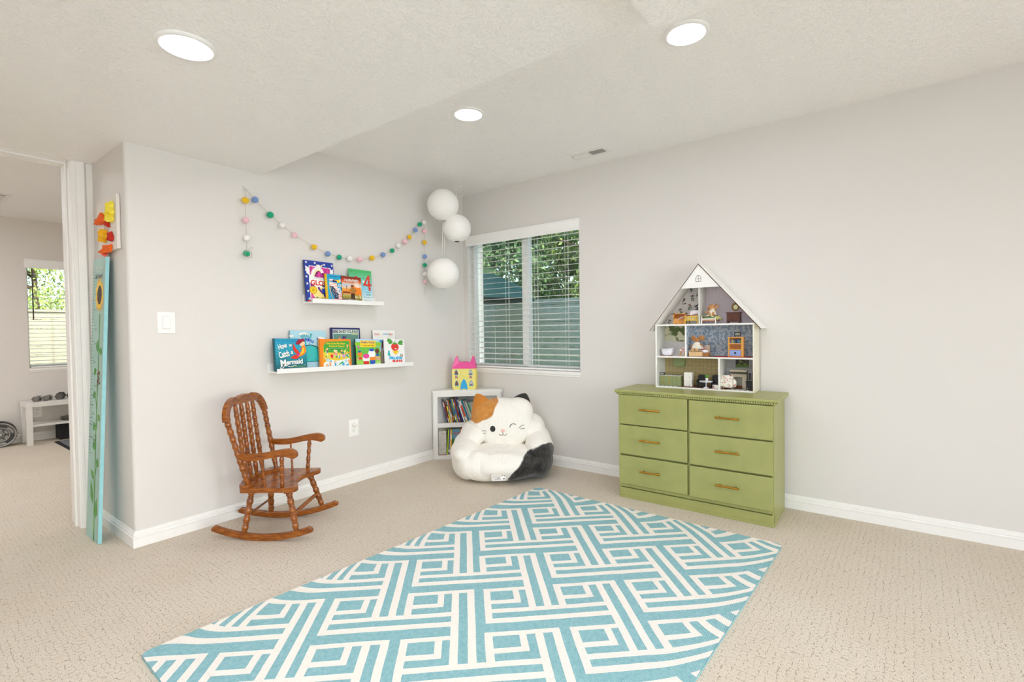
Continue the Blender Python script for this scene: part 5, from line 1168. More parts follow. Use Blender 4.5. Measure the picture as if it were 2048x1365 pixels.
# sprigs on the attic paper
b = MB(); a = Art(b, (0, yb, 0), (1, 0, 0), (0, 0, 1), 1, 1); random.seed(6)
for r_, (x, z_) in enumerate([(.045, .455), (.075, .50), (.10, .45 + .02), (.085, .56), (.125, .53), (.15, .60), (.19, .56), (.165, .50), (.21, .62), (.235, .55), (.25, .64), (.20, .68), (.28, .70), (.255, .585), (.285, .53), (.28, .62), (.14, .66 - .04), (.24, .72), (.125, .605), (.17, .655), (.225, .50), (.27, .48)]):
    if x < roofx(z_, True) + .012: continue
    fl = ['8A3A48', '5A2438', 'C9604A', '6A5A6A'][r_ % 4]
    for k in range(20):
        dx, dz = random.uniform(-.013, .013), random.uniform(-.022, .014); c = mat(random.choice(['39523A', '4A6A40', '2A3C2C']), .7); a.poly([(x + dx - .004, z_ + dz), (x + dx, z_ + dz - .002), (x + dx + .004, z_ + dz + .003), (x + dx, z_ + dz + .004)], c)
    a.disc(x, z_ + .014, .0055, mat(fl, .7), .006, 8); a.line([(x, z_ + .012), (x, z_ - .02)], .0012, mat('39523A', .7))
b.build('flower_sprigs', dh)
# roof planes: white board with brown raw edge
for e, s_ in ((EL, -1), (ER, 1)):
    dx, dz = AP[0] - e[0], AP[1] - e[1]; L = math.hypot(dx, dz); nx_, nz_ = -dz / L * (1 if s_ < 0 else 1), dx / L
    if nz_ < 0: nx_, nz_ = -nx_, -nz_
    th_ = .007; q = [(e[0], e[1]), AP, (AP[0] + nx_ * th_, AP[1] + nz_ * th_), (e[0] + nx_ * th_, e[1] + nz_ * th_)]
    q[2] = (AP[0], AP[1] + th_ * L / abs(dx) if False else AP[1] + .010)
    b = MB(); b.prism(q, -.012, HD, HWH, 'y'); b.prism([(e[0], e[1] - .001), (AP[0], AP[1] - .001), (AP[0], AP[1] + .0035), (e[0] + nx_ * .0035, e[1] + nz_ * .0035)], -.0135, -.012, EDGE, 'y')
    o = b.build('roof_panel', dh)
    if s_ > 0: b = MB()
gz = .675
b = MB(); b.prism([(roofx(gz, True) + .004, gz), (roofx(gz, False) - .004, gz), (AP[0], AP[1] - .006)], -.008, -.002, HWH, 'y'); b.build('gable_panel', dh, bevel=.0005)
b = MB(); a = Art(b, (0, -.008, 0), (1, 0, 0), (0, 0, 1), 1, 1); cx, cz = .297, .715; IN = mat('1E1E20', .6)
a.line([(cx - .0165, cz), (cx + .0165, cz), (cx + .0165, cz + .024), (cx + .011, cz + .036), (cx, cz + .041), (cx - .011, cz + .036), (cx - .0165, cz + .024), (cx - .0165, cz)], .0026, IN); a.line([(cx, cz), (cx, cz + .04)], .0024, IN); a.line([(cx - .016, cz + .018), (cx + .016, cz + .018)], .0024, IN); b.build('painted_window', dh)
b = MB(); b.box((.45, 0.0, .437), (.62, .03, .4385), mat('7A6A8A', .7)); b.build('floor_strip', dh)

def d(name, label, cat, x, y, z_, group=None, rz=0.):
    """a thing standing in the dollhouse; x to the right, y into the house"""
    o = thing(name, label, cat, (HX + y, HY - x, HZ + z_), R(-90) + rz, group); return o
G_AT, G_MI, G_LO = 'toy furnishings in the dollhouse attic', 'toy furnishings on the middle floor of the dollhouse', 'toy furnishings on the bottom floor of the dollhouse'
PINE = mat('D89B4E', .5, var=.08, scale=40); PINE2 = mat('B8783A', .5, var=.08, scale=40); TYEL = mat('D8B23A', .5); KNOB = mat('3A2A1A', .5)
# --- attic
o = d('toy_cabinet', 'toy pine cabinet with two doors in the left attic room', 'toy cabinet', .110, .050, ZA, G_AT)
b = MB(); b.box((0, 0, 0), (.004, .035, .072), PINE); b.box((.078, 0, 0), (.082, .035, .072), PINE); b.box((0, 0, .070), (.082, .035, .074), PINE); b.box((0, .032, 0), (.082, .035, .072), PINE2); b.box((.004, 0, .038), (.078, .032, .041), PINE); b.box((0, 0, 0), (.082, .032, .003), PINE); b.build('carcass', o)
for k in (0, 1):
    b = MB(); b.box((.004 + .037 * k, -.002, .003), (.0405 + .037 * k, .001, .038), PINE); dd = b.build('door', o); b = MB(); b.box((.018 + .037 * k, -.004, .006), (.027 + .037 * k, -.002, .0085), KNOB); b.build('handle', dd)
o = d('toy_bed', 'toy yellow slatted bed frame in the left attic room', 'toy bed', .198, .014, ZA, G_AT)
b = MB(); W_, H_ = .088, .056
for x in (0, W_ - .007): b.box((x, 0, 0), (x + .007, .006, H_), TYEL); b.box((x, .095, 0), (x + .007, .101, H_), TYEL)
b.box((.007, .0005, .046), (W_ - .007, .005, H_ - .001), TYEL); b.box((.007, .0005, .022), (W_ - .007, .005, .031), TYEL)
for k in range(5): b.box((.0125 + k * .0145, .001, .03), (.0185 + k * .0145, .0045, .047), TYEL)
b.box((.003, .006, .0235), (W_ - .003, .1, .0285), TYEL); b.build('bed_frame', o)
b = MB(); b.box((.006, .008, .029), (W_ - .006, .095, .052), mat('E9E6EE', .9)); b.build('mattress', o, bevel=.004)
CLW = mat('EDE9EE', .95, bump=.2, scale=60)
o = d('toy_pillow', 'white toy pillow on the yellow toy bed', 'toy pillow', .255, .06, ZA + .052, G_AT); b = MB(); b.ell((0, .0, .018), (.034, .014, .024), CLW, Euler((R(-20), 0, 0)).to_matrix(), e=.7); b.build('pillow_body', o)
def cloth(o, name, pts_x, pts_y, fn, m, th_=.0016):
    b = MB(); nx_, ny_ = len(pts_x), len(pts_y); vs = [fn(x, y) for y in pts_y for x in pts_x]; vs2 = [(x, y, z_ - th_) for x, y, z_ in vs]; n = len(vs)
    fs = [(j * nx_ + i, j * nx_ + i + 1, (j + 1) * nx_ + i + 1, (j + 1) * nx_ + i) for j in range(ny_ - 1) for i in range(nx_ - 1)]
    b.add(vs + vs2, fs + [tuple(n + q for q in reversed(f)) for f in fs], m, True)
    rim = [i for i in range(nx_)] + [j * nx_ + nx_ - 1 for j in range(1, ny_)] + [(ny_ - 1) * nx_ + i for i in reversed(range(nx_ - 1))] + [j * nx_ for j in reversed(range(1, ny_ - 1))]
    b.add(vs + vs2, [(rim[k], rim[(k + 1) % len(rim)], n + rim[(k + 1) % len(rim)], n + rim[k]) for k in range(len(rim))], m); return b.build(name, o)
def checks(name, a_, b_, sc, second=None):
    t = NT(name); w1 = t.node('TexWave', {'Vector': t.obj, 'Scale': sc}, bands_direction='X').outputs['Fac']; w2 = t.node('TexWave', {'Vector': t.obj, 'Scale': sc}, bands_direction='Y').outputs['Fac']
    return t.done(t.mix(t.math('MULTIPLY', t.math('ADD', t.ramp(w1, [(.45, 0.), (.55, 1.)]), t.ramp(w2, [(.45, 0.), (.55, 1.)])), .5), a_, b_), .9)
lr = [i / 14 for i in range(15)]
o = d('toy_blanket', 'pink and white patterned toy blanket draped over the yellow toy bed', 'toy blanket', .155, .010, ZA, G_AT)
cloth(o, 'fabric', [x * .125 for x in lr], [y * .07 for y in lr], lambda x, y: (x, y - .004 + .004 * math.sin(x * 90), .030 + .030 * min(1, x / .055) ** .7 + .003 * math.sin(x * 110 + y * 60) + (.006 if x > .09 else 0)), checks('pink_check', 'F3E9EA', 'E8908C', 22))
o = d('toy_bed', 'toy bed with a green mattress and white legs in the right attic room', 'toy bed', .308, .012, ZA, G_AT)
b = MB(); W_ = .092
for x in (0, W_ - .005): b.box((x, 0, 0), (x + .005, .006, .044), HWH); b.box((x, .10, 0), (x + .005, .106, .06), HWH)
b.box((0, .001, .028), (W_, .004, .034), HWH); b.box((0, .003, .018), (W_, .106, .022), mat('C98A62', .6)); b.build('bed_frame', o)
b = MB(); b.box((.004, .004, .022), (W_ - .004, .102, .030), mat('D9A98A', .8)); b.ell((W_ / 2, .052, .038), (.043, .05, .011), mat('7F9A6A', .9), e=.6); b.build('mattress', o, bevel=.002)
t = NT('quilt'); QUI = t.done(t.mix(t.ramp(t.noise(60, 3), [(.50, 0.), (.56, 1.)]), t.ramp(t.noise(40, 2), [(.45, 'E9E6D2'), (.55, 'D8C94A')]), '6E7A4A'), .9)
o = d('toy_quilt', 'yellow and white printed toy quilt crumpled on the green toy bed', 'toy quilt', .282, .006, ZA, G_AT)
cloth(o, 'fabric', [x * .152 for x in lr], [y * .075 for y in lr], lambda x, y: (x, y - .002 + .005 * math.sin(x * 70), .052 + .004 * math.sin(x * 85 + y * 50) + .003 * math.sin(y * 120) - (max(0, .028 - x) * 1.1) - max(0, x - .115) * .8 - (.012 if (y < .01 and .095 < x < .14) else 0)), QUI)
FUR = mat('B98350', .95, bump=.4, scale=120, var=.12); FUR2 = mat('A8764A', .95, bump=.4, scale=120, var=.12); FLOR = mat('D8CCB8', .9, var=.4, scale=90)
o = d('toy_mouse', 'stuffed toy animal in a flowered dress lying with one arm up on the attic quilt', 'stuffed toy', .372, .030, ZA + .058, G_AT)
b = MB(); b.ell((-.006, .012, .050), (.022, .018, .019), FUR, Euler((0, R(-10), 0)).to_matrix()); b.ell((.022, .010, .046), (.006, .005, .016), FLOR, Euler((0, R(30), 0)).to_matrix()); b.tube([(.016, .008, .030), (.030, .006, .048), (.040, .006, .064)], [.006, .0055, .006], FUR, 8); b.tube([(-.014, .002, .024), (-.034, -.004, .017), (-.044, -.006, .016)], [.005, .0048, .005], FUR, 8)
b.tube([(-.008, -.004, .012), (-.012, -.016, .004)], [.008, .009], FUR, 8); b.ell((-.013, -.018, .004), (.009, .009, .012), FUR); b.ell((.012, -.018, .006), (.008, .009, .012), FUR); b.build('body', o)
b = MB(); b.lathe([(.026, 0), (.024, .3), (.017, .7), (.010, 1)], (0, .004, 0), (.002, .008, .042), FLOR, 14); b.build('dress', o)
b = MB(); b.ell((-.024, .006, .040), (.008, .005, .008), FUR2); b.ell((.018, .014, .064), (.010, .004, .006), FUR2, Euler((0, R(-35), 0)).to_matrix()); b.build('ear', o)
DKW = mat('4A2414', .45, var=.25, scale=60)
o = d('toy_chest_of_drawers', 'dark brown toy chest of drawers in the right attic room', 'toy chest of drawers', .458, .030, ZA, G_AT)
b = MB(); b.box((.004, 0, .012), (.084, .04, .066), DKW); b.box((-.002, -.003, .066), (.092, .044, .071), DKW); b.box((.001, -.002, .010), (.088, .042, .014), DKW)
for x in (.006, .074): b.box((x, 0, 0), (x + .008, .008, .012), DKW); b.box((x, .032, 0), (x + .008, .04, .012), DKW)
b.build('carcass', o, bevel=.0006)
for k in range(4):
    b = MB(); b.box((.008, -.002, .016 + k * .0125), (.080, .001, .0265 + k * .0125), mat('5A2E1A', .4, var=.3, scale=60)); dd = b.build('drawer', o); b = MB(); b.box((.020, -.0035, .0205 + k * .0125), (.028, -.002, .0215 + k * .0125), KNOB); b.box((.060, -.0035, .0205 + k * .0125), (.068, -.002, .0215 + k * .0125), KNOB); b.build('handle', dd)
MIR = mat('C9D2B4', .08, 1.); GOLD = mat('8A6A2A', .35, .8, bump=.3, scale=90, var=.2)
o = d('toy_mirror', 'round gold-framed toy mirror hanging above the dark toy chest', 'toy mirror', .512, .045, ZA + .104, G_AT)
b = MB(); b.tube([(.018 * math.cos(R(a)), 0, .020 * math.sin(R(a))) for a in range(0, 360, 20)], .0045, GOLD, 8, True)
for a in range(0, 360, 30): b.ell((.021 * math.cos(R(a)), -.001, .023 * math.sin(R(a))), .004, GOLD, nu=8, nv=5)
b.build('frame', o); b = MB(); b.lathe([(.016, 0), (.016, 1)], (0, 0, 0), (0, .002, 0), mat('D9D9B8', .2), 20); b.build('glass', o)
# --- middle floor
TUBW = mat('E4E3EA', .25)
o = d('toy_bathtub', 'white toy bathtub with small brown feet on the middle floor', 'toy bathtub', .066, .060, Z1, G_MI)
b = MB(); nu = 28; vs = []; pr = [(.60, .0, .004), (.80, 0, .010), (.93, 0, .030), (.98, 0, .044), (1.04, 0, .046), (1.0, 0, .049), (.92, 0, .045), (.82, 0, .02), (.5, 0, .012)]
for s_, _, zz in pr:
    for k in range(nu):
        a_ = 2 * math.pi * k / nu; e_ = .55; cx, cy = math.copysign(abs(math.cos(a_)) ** e_, math.cos(a_)), math.copysign(abs(math.sin(a_)) ** e_, math.sin(a_)); zz2 = zz + (.006 * max(0, cx) if zz > .04 else 0); vs.append((cx * .042 * s_, cy * .032 * s_, zz2))
b.add(vs, [(j * nu + k, j * nu + (k + 1) % nu, (j + 1) * nu + (k + 1) % nu, (j + 1) * nu + k) for j in range(len(pr) - 1) for k in range(nu)] + [tuple(range((len(pr) - 1) * nu, len(pr) * nu)), tuple(reversed(range(nu)))], TUBW, True); b.build('tub', o)
for x, y in ((-.024, -.018), (.022, -.018), (-.024, .018), (.022, .018)):
    b = MB(); b.ell((x, y, .003), (.006, .005, .004), mat('B0642A', .5), nu=8, nv=6); b.build('foot', o)
o = d('toy_stool', 'toy wooden stool with a red and white cushion beside the partition', 'toy stool', .176, .040, Z1, G_MI)
b = MB()
for x, y in ((-.014, -.010), (.014, -.010), (-.014, .012), (.014, .012)): b.cyl((x * 1.15, y * 1.15, 0), (x, y, .034), .0026, PINE, 8)
b.build('legs', o); t = NT('dots'); DOT = t.done(t.mix(t.ramp(t.noise(110, 1), [(.52, 0.), (.56, 1.)]), 'EFE6E0', 'C9433A'), .9); b = MB(); b.ell((0, 0, .040), (.020, .017, .008), DOT, e=.7); b.tube([(-.018, 0, .042), (-.014, .012, .052), (0, .016, .056), (.014, .012, .052), (.018, 0, .042)], .003, DOT, 8); b.build('cushion', o)
o = d('toy_mirror', 'round wooden toy mirror half hidden behind the white partition', 'toy mirror', .195, yb - .004, Z1 + .118, G_MI); b = MB(); b.tube([(.020 * math.cos(R(a)), 0, .026 * math.sin(R(a))) for a in range(0, 360, 15)], .003, PINE2, 6, True); b.build('frame', o); b = MB(); b.lathe([(.019, 0), (.019, 1)], (0, .001, 0), (0, .003, 0), mat('CDBBA0', .15), 20); b.build('glass', o)
o = d('toy_washstand', 'tiny white toy washstand shelf with a bottle in the middle floor bathroom', 'toy shelf', .170, yb - .028, Z1 + .062, G_MI); b = MB(); b.box((0, 0, 0), (.036, .026, .004), HWH); b.box((.014, .004, -.014), (.022, .026, 0), HWH); b.build('shelf_board', o); b = MB(); b.cyl((.020, .008, .004), (.020, .008, .016), .004, mat('6A8CA0', .3), 10); b.build('bottle', o)
BOXM = mat('DDB98A', .7, var=.05)
o = d('toy_box_bed', 'pale cardboard box used as a toy bed on the middle floor', 'toy bed', .224, .016, Z1 + .0012, G_MI); b = MB(); b.box((0, 0, 0), (.086, .07, .034), BOXM); b.build('box_front', o, bevel=.002); b = MB(); b.box((.086, .022, 0), (.120, .075, .024), mat('B07A48', .7)); b.build('box_side', o); b = MB(); b.box((.086, .070, .0), (.118, .075, .072), mat('C4AE94', .7)); b.build('headboard', o)
o = d('toy_blanket', 'white and red striped toy blanket over the cardboard toy bed', 'toy blanket', .216, .012, Z1, G_MI)
cloth(o, 'fabric', [x * .105 for x in lr], [y * .06 for y in lr], lambda x, y: (x, y - .004, .040 + .003 * math.sin(x * 100) + .003 * math.sin(y * 110 + x * 30) - max(0, .012 - x) * 1.4), checks('red_check', 'F1E9E6', 'F1E9E6', 20))
o = d('toy_blanket', 'red gingham toy cloth behind the big-eared stuffed mouse', 'toy blanket', .272, .040, Z1, G_MI)
cloth(o, 'fabric', [x * .052 for x in lr], [y * .03 for y in lr], lambda x, y: (x, y, .046 + y * .7 + .003 * math.sin(x * 120)), checks('red_check2', 'E9C9C4', 'B8403C', 26))
o = d('toy_pillow', 'small white toy pillow at the right end of the cardboard toy bed', 'toy pillow', .326, .034, Z1 + .034, G_MI); b = MB(); b.ell((0, 0, .002), (.019, .014, .010), CLW, e=.8); b.build('pillow_body', o)
o = d('toy_mouse', 'stuffed toy mouse with big round ears and a white skirt sitting on the middle floor', 'stuffed toy', .268, .036, Z1 + .042, G_MI)
b = MB(); b.ell((.002, .006, .068), (.021, .018, .018), FUR2, Euler((0, R(15), 0)).to_matrix()); b.ell((-.008, -.006, .070), (.012, .010, .012), FUR2); b.tube([(-.014, .0, .040), (-.028, -.006, .028), (-.038, -.008, .018)], [.006, .0055, .006], FUR2, 8); b.tube([(.018, .0, .042), (.036, -.004, .038), (.044, -.006, .040)], [.006, .0055, .008], FUR2, 8)
b.tube([(-.012, -.006, .016), (-.016, -.022, .002)], [.009, .010], mat('C9A06A', .95), 8); b.tube([(.008, -.006, .016), (.010, -.024, .002)], [.010, .011], mat('C9A06A', .95), 8); b.ell((-.017, -.023, .003), (.010, .008, .012), mat('C9A06A', .95)); b.ell((.010, -.026, .003), (.012, .008, .010), mat('C9A06A', .95)); b.build('body', o)
for x, z_, q, rr in ((-.022, .082, (.015, .005, .019), 10), (.034, .082, (.022, .005, .017), 25)):
    b = MB(); b.ell((x, .010, z_), q, FUR2, Euler((0, R(rr), 0)).to_matrix()); b.build('ear', o)
b = MB(); b.ell((-.004, -.011, .078), .0018, IN, nu=6, nv=5); b.ell((-.016, -.008, .075), .0018, IN, nu=6, nv=5); b.build('eye', o)
b = MB(); n_s = 28; pr = [(.012, .056), (.024, .044), (.034, .022), (.039, .010), (.030, .012)]; vs = [((r_ * (1 + .08 * math.sin(7 * 2 * math.pi * k / n_s))) * math.cos(2 * math.pi * k / n_s) + .004, (r_ * .7) * math.sin(2 * math.pi * k / n_s), z_) for r_, z_ in pr for k in range(n_s)]
b.add(vs, [(j * n_s + k, j * n_s + (k + 1) % n_s, (j + 1) * n_s + (k + 1) % n_s, (j + 1) * n_s + k) for j in range(len(pr) - 1) for k in range(n_s)], mat('DDD5C6', .95, bump=.3, scale=100), True); b.build('skirt', o)
o = d('toy_bookcase', 'toy pine bookcase with tiny books and a blue drawer on the middle floor', 'toy bookcase', .470, .030, Z1 + .0012, G_MI)
b = MB(); b.box((0, 0, 0), (.008, .035, .130), PINE); b.box((.078, 0, 0), (.092, .035, .130), PINE); b.box((.008, .032, 0), (.078, .035, .130), PINE2)
for z_ in (.002, .047, .083, .122): b.box((.008, .0, z_), (.078, .032, z_ + .005), PINE)
b.build('carcass', o, bevel=.0006)
b = MB(); b.box((.010, -.001, .009), (.076, .03, .045), mat('8FA2D8', .5)); dd = b.build('drawer', o); b = MB(); b.cyl((.043, -.001, .027), (.043, -.004, .027), .0065, IN, 14); b.build('knob', dd)
random.seed(3); b = MB(); x = .011
while x < .073: w_ = random.uniform(.003, .0065); b.box((x, .008, .088), (x + w_ - .0005, .028, .088 + random.uniform(.020, .026)), mat(random.choice(['2A3A5A', '3A6A7A', '5A7A3A', 'A03A4A', '26262A', '8A7A9A', '4A6AB0', 'B89A4A']), .5)); x += w_
b.build('tiny_books', o)
o = d('toy_picture', 'small brown-framed toy picture above the toy bookcase', 'toy picture', .478, yb - .003, Z1 + .135, G_MI); b = MB(); b.box((0, 0, 0), (.040, .003, .026), mat('5A2E18', .4)); a = Art(b, (0, 0, 0), (1, 0, 0), (0, 0, 1), .040, .026); a.rect(.14, .2, .86, .8, mat('E8ECDC', .5)); a.rect(.14, .2, .36, .8, mat('9AD0DC', .5)); a.rect(.45, .25, .78, .75, mat('B8CC9A', .5)); b.build('frame', o, bevel=.001)
o = d('toy_rug', 'red fringed toy rug under the toy bookcase', 'toy rug', .405, .006, Z1 + .0012, G_MI); b = MB(); b.box((0, 0, 0), (.185, .075, .0018), mat('B8323A', .9, var=.3, scale=120))
for k in range(14): b.tube([(0, k * .0055, .001), (-.010, k * .0055 + .002, .003)], .0007, mat('D8404A', .9), 4); b.tube([(.185, k * .0055, .001), (.197, k * .0055 + .002, .004)], .0007, mat('D8404A', .9), 4)
b.build('rug_pile', o)
# --- bottom floor
TG2 = mat('8C9868', .4); GLD = mat('D89A2A', .3, .6); TBK = mat('161617', .35)
o = d('toy_kitchen_cabinet', 'green toy kitchen cabinet with brass pulls at the bottom left', 'toy cabinet', .014, .044, .0112, G_LO)
b = MB(); b.box((0, 0, 0), (.146, .045, .068), TG2); b.box((-.002, -.002, .068), (.148, .046, .072), mat('C9CCC4', .4)); b.build('carcass', o, bevel=.0006)
for k in range(3):
    b = MB(); b.box((.003, -.0015, .005 + k * .021), (.092, .0, .0245 + k * .021), TG2); dd = b.build('drawer', o); b = MB(); b.box((.014, -.004, .014 + k * .021), (.034, -.0015, .0175 + k * .021), GLD); b.box((.058, -.004, .012 + k * .021), (.078, -.0015, .0155 + k * .021), GLD); b.build('handle', dd)
for k in (0, 1):
    b = MB(); b.box((.095 + .025 * k, -.0015, .005), (.118 + .025 * k, 0, .066), TG2); dd = b.build('door', o); b = MB(); b.box((.111 + .012 * k, -.003, .050), (.1135 + .012 * k, -.0015, .058), GLD); b.build('handle', dd)
b = MB(); b.box((.082, .008, .072), (.136, .038, .0735), TBK); b.build('cooktop', o)
o = d('toy_toaster', 'little grey toy toaster on the green toy kitchen cabinet', 'toy toaster', .030, .056, .0838, G_LO); b = MB(); b.box((-.014, -.008, 0), (.014, .010, .016), mat('4A4644', .3, .5)); b.box((-.012, -.0085, .003), (.010, -.008, .012), mat('B8B0A4', .3, .6)); b.build('toaster_body', o, bevel=.003)
FRW = mat('EDEBE4', .35)
o = d('toy_refrigerator', 'white toy refrigerator beside the green toy cabinet', 'toy refrigerator', .180, .050, .0112, G_LO); b = MB(); b.box((0, 0, 0), (.054, .04, .096), FRW); b.build('cabinet', o, bevel=.002)
for z0, z1 in ((.003, .034), (.037, .094)):
    b = MB(); b.box((.001, -.004, z0), (.045, 0, z1), FRW); dd = b.build('door', o, bevel=.0015); b = MB(); b.box((.038, -.007, z0 + .02 * (z0 > .02) + .002), (.041, -.004, z0 + .02 * (z0 > .02) + .014), mat('B8B4AA', .4)); b.build('handle', dd)
o = d('toy_range_hood', 'green toy range hood hanging on the gold wallpaper', 'toy range hood', .083, yb - .036, .140, G_LO); b = MB(); b.prism([(0, .008), (0, 0), (.036, 0), (.036, .058), (.012, .058)], 0, .075, TG2, 'x'); b.box((-.001, -.002, 0), (.076, .0, .009), mat('7E9058', .4)); b.build('hood', o, bevel=.0008)
def tchair(x, y, lab, rz=0.):
    o = d('toy_chair', lab, 'toy chair', x, y, .0112, G_LO, rz); b = MB(); b.box((0, 0, 0), (.044, .040, .034), TBK); b.build('seat', o, bevel=.003); b = MB(); b.box((-.004, .030, .0), (.046, .042, .080), TBK); b.ell((.021, .036, .078), (.025, .006, .006), TBK); b.build('backrest', o, bevel=.003)
    for s_ in (-.006, .042):
        b = MB(); b.box((s_, 0, 0), (s_ + .008, .040, .052), TBK); b.build('armrest', o, bevel=.003)
    b = MB(); b.ell((.024, -.001, .014), (.004, .002, .004), mat('7A4A1A', .4), nu=8, nv=6); b.build('knob', o)
tchair(.272, .040, 'black toy armchair left of the round white toy table'); tchair(.362, .050, 'black toy armchair right of the round white toy table')
o = d('toy_table', 'round white toy pedestal table between the black toy armchairs', 'toy table', .333, .026, .0112, G_LO); b = MB(); b.lathe([(.040, 0), (.043, .4), (.041, 1)], (0, 0, .040), (0, 0, .047), TUBW, 28); b.build('tabletop', o); b = MB(); b.lathe([(.018, 0), (.016, .1), (.006, .18), (.0035, .4), (.0035, 1)], (0, 0, 0), (0, 0, .040), TUBW, 18); b.build('pedestal', o)
o = d('toy_plate', 'tiny white toy plate under the potted toy plant', 'toy plate', .337, .028, .0583, G_LO); b = MB(); b.lathe([(.010, 0), (.021, .8), (.021, 1), (.009, .6)], (0, 0, 0), (0, 0, .003), FRW, 20); b.build('plate_body', o)
o = d('toy_plant', 'tiny green plant in a white pot on the round toy table', 'toy plant', .337, .028, .0604, G_LO); b = MB(); b.lathe([(.007, 0), (.0095, .9), (.0095, 1), (.008, 1)], (0, 0, 0), (0, 0, .017), FRW, 16); b.build('pot', o); b = MB(); random.seed(8); LGR = mat('5FA832', .6)
for k in range(34):
    a_ = random.uniform(0, 6.28); q = random.uniform(.004, .018); zz = random.uniform(.008, .026); b.tube([(0, 0, .015), (math.cos(a_) * q * .5, math.sin(a_) * q * .5, .017 + zz * .6), (math.cos(a_) * q, math.sin(a_) * q, .015 + zz)], [.0008, .0018, .0003], LGR, 4)
b.build('leaves', o)
o = d('toy_box', 'little white printed toy box on the floor beside the partition', 'toy box', .378, .012, .0112, G_LO); b = MB(); b.box((0, 0, 0), (.034, .02, .024), FRW); a = Art(b, (0, 0, 0), (1, 0, 0), (0, 0, 1), .034, .024); a.rect(.08, .2, .3, .85, mat('C94A3A', .5)); a.rect(.08, .5, .2, .8, mat('3A5AA0', .5)); b.build('box_body', o, bevel=.001)
t = NT('toy_stripes'); TS = t.done(t.mix(t.ramp(t.node('TexWave', {'Vector': mapping(t, (1, 1, 1), (0, 0, R(35))), 'Scale': 13.}, bands_direction='X').outputs['Fac'], [(.48, 0.), (.52, 1.)]), 'EDEBE2', '1D1C1C'), .8)
o = d('toy_mat', 'black and white striped toy mat in front of the green toy cabinet', 'toy rug', .016, .004, .0100, G_LO); b = MB(); b.box((0, 0, 0), (.135, .036, .0016), TS); b.build('mat_pile', o)
o = d('toy_mat', 'black and white striped toy mat in front of the toy fireplace', 'toy rug', .470, .006, .0112, G_LO); b = MB(); b.box((0, 0, 0), (.125, .062, .0014), TS); b.build('mat_pile', o)
t = NT('floral_chintz'); CH = t.done(t.mix(t.ramp(t.noise(85, 2), [(.60, 0.), (.64, 1.)]), t.mix(t.ramp(t.node('TexNoise', {'Vector': mapping(t, (1, 1, 1), (1, 2, 3)), 'Scale': 80.}).outputs['Fac'], [(.62, 0.), (.66, 1.)]), 'EFE9DE', '6E9A58'), 'B8342E'), .9)
o = d('toy_armchair', 'floral cream toy armchair in the bottom right room', 'toy armchair', .462, .052, .0112, G_LO, R(14)); b = MB(); b.ell((0, 0, .028), (.038, .030, .022), CH, e=.6); b.build('seat', o); b = MB(); b.ell((0, .022, .058), (.038, .012, .030), CH, e=.65); b.build('backrest', o)
for s_ in (-1, 1):
    b = MB(); b.ell((s_ * .040, -.004, .038), (.012, .032, .026), CH, e=.75); b.build('armrest', o)
    b = MB(); b.cyl((s_ * .026, -.022, 0), (s_ * .026, -.022, .010), .003, PINE2, 8); b.build('leg', o)
b = MB(); b.ell((.008, .004, .060), (.024, .009, .022), CH, Euler((R(-15), 0, R(6))).to_matrix(), e=.6); b.build('cushion', o)
o = d('toy_picture', 'dark green landscape toy painting in the bottom right room', 'toy picture', .487, yb - .003, .146, G_LO); b = MB(); b.box((0, 0, 0), (.080, .003, .050), mat('2A2A1A', .5)); a = Art(b, (0, 0, 0), (1, 0, 0), (0, 0, 1), .080, .050); a.rect(.02, .03, .98, .34, mat('5A7A2A', .6)); random.seed(4)
for k in range(30): a.disc(random.uniform(.2, .85), random.uniform(.35, .85), random.uniform(.03, .07), mat(random.choice(['3A4A22', '7A6A3A', 'A89A5A', '4A5A2A', '2A331A']), .6), n=8)
b.build('canvas', o)
STN = mat('C9BFA8', .8, bump=.5, scale=60, var=.1)
o = d('toy_fireplace', 'cream stone toy fireplace in the bottom right room', 'toy fireplace', .468, .085, .0112, G_LO)
b = MB(); b.box((0, .01, 0), (.024, .045, .096), STN); b.box((.072, .01, 0), (.098, .045, .096), STN); b.box((.024, .01, .074), (.072, .045, .096), STN); b.box((-.002, .004, .108), (.100, .045, .122), STN); b.build('surround', o, bevel=.0015); b = MB(); b.box((-.006, 0, .100), (.102, .045, .106), mat('5A5348', .7)); b.build('mantel', o); b = MB(); b.box((.024, .038, .0), (.072, .044, .074), mat('A8A496', .7)); b.build('fireback', o)
b = MB(); b.cyl((.026, .016, .006), (.070, .016, .006), .006, mat('7A4A2A', .8), 8); b.cyl((.028, .014, .015), (.068, .020, .015), .005, mat('8A5A34', .8), 8); b.build('logs', o)
o = d('toy_stand', 'black toy television stand at the bottom right edge', 'toy stand', .575, .018, .0112, G_LO); b = MB(); b.box((0, 0, .050), (.044, .06, .056), TBK); b.box((.003, .002, 0), (.041, .056, .050), TBK); b.build('cabinet', o, bevel=.0006); b = MB(); b.ell((.010, .001, .012), .0018, HWH, nu=6, nv=5); b.build('knob', o)
o = d('toy_television', 'grey-edged toy television on the black toy stand', 'toy television', .590, .020, .0672, G_LO); b = MB(); b.box((0, 0, .004), (.022, .045, .062), mat('8A888C', .4)); b.box((.004, .005, 0), (.018, .040, .004), TBK); b.build('housing', o, bevel=.002); b = MB(); b.box((.003, -.001, .008), (.019, 0, .056), TBK); b.build('screen', o)
# ================================================================== RETURN WALL: PAPER ART AND GROWTH BOARD
CAN = mat('E4DDD4', .7, bump=.15, scale=200)
pa = thing('flower_artwork', 'white canvas with folded paper flowers hanging above the painted growth board', 'artwork', (XC, .085, 1.62), R(90))
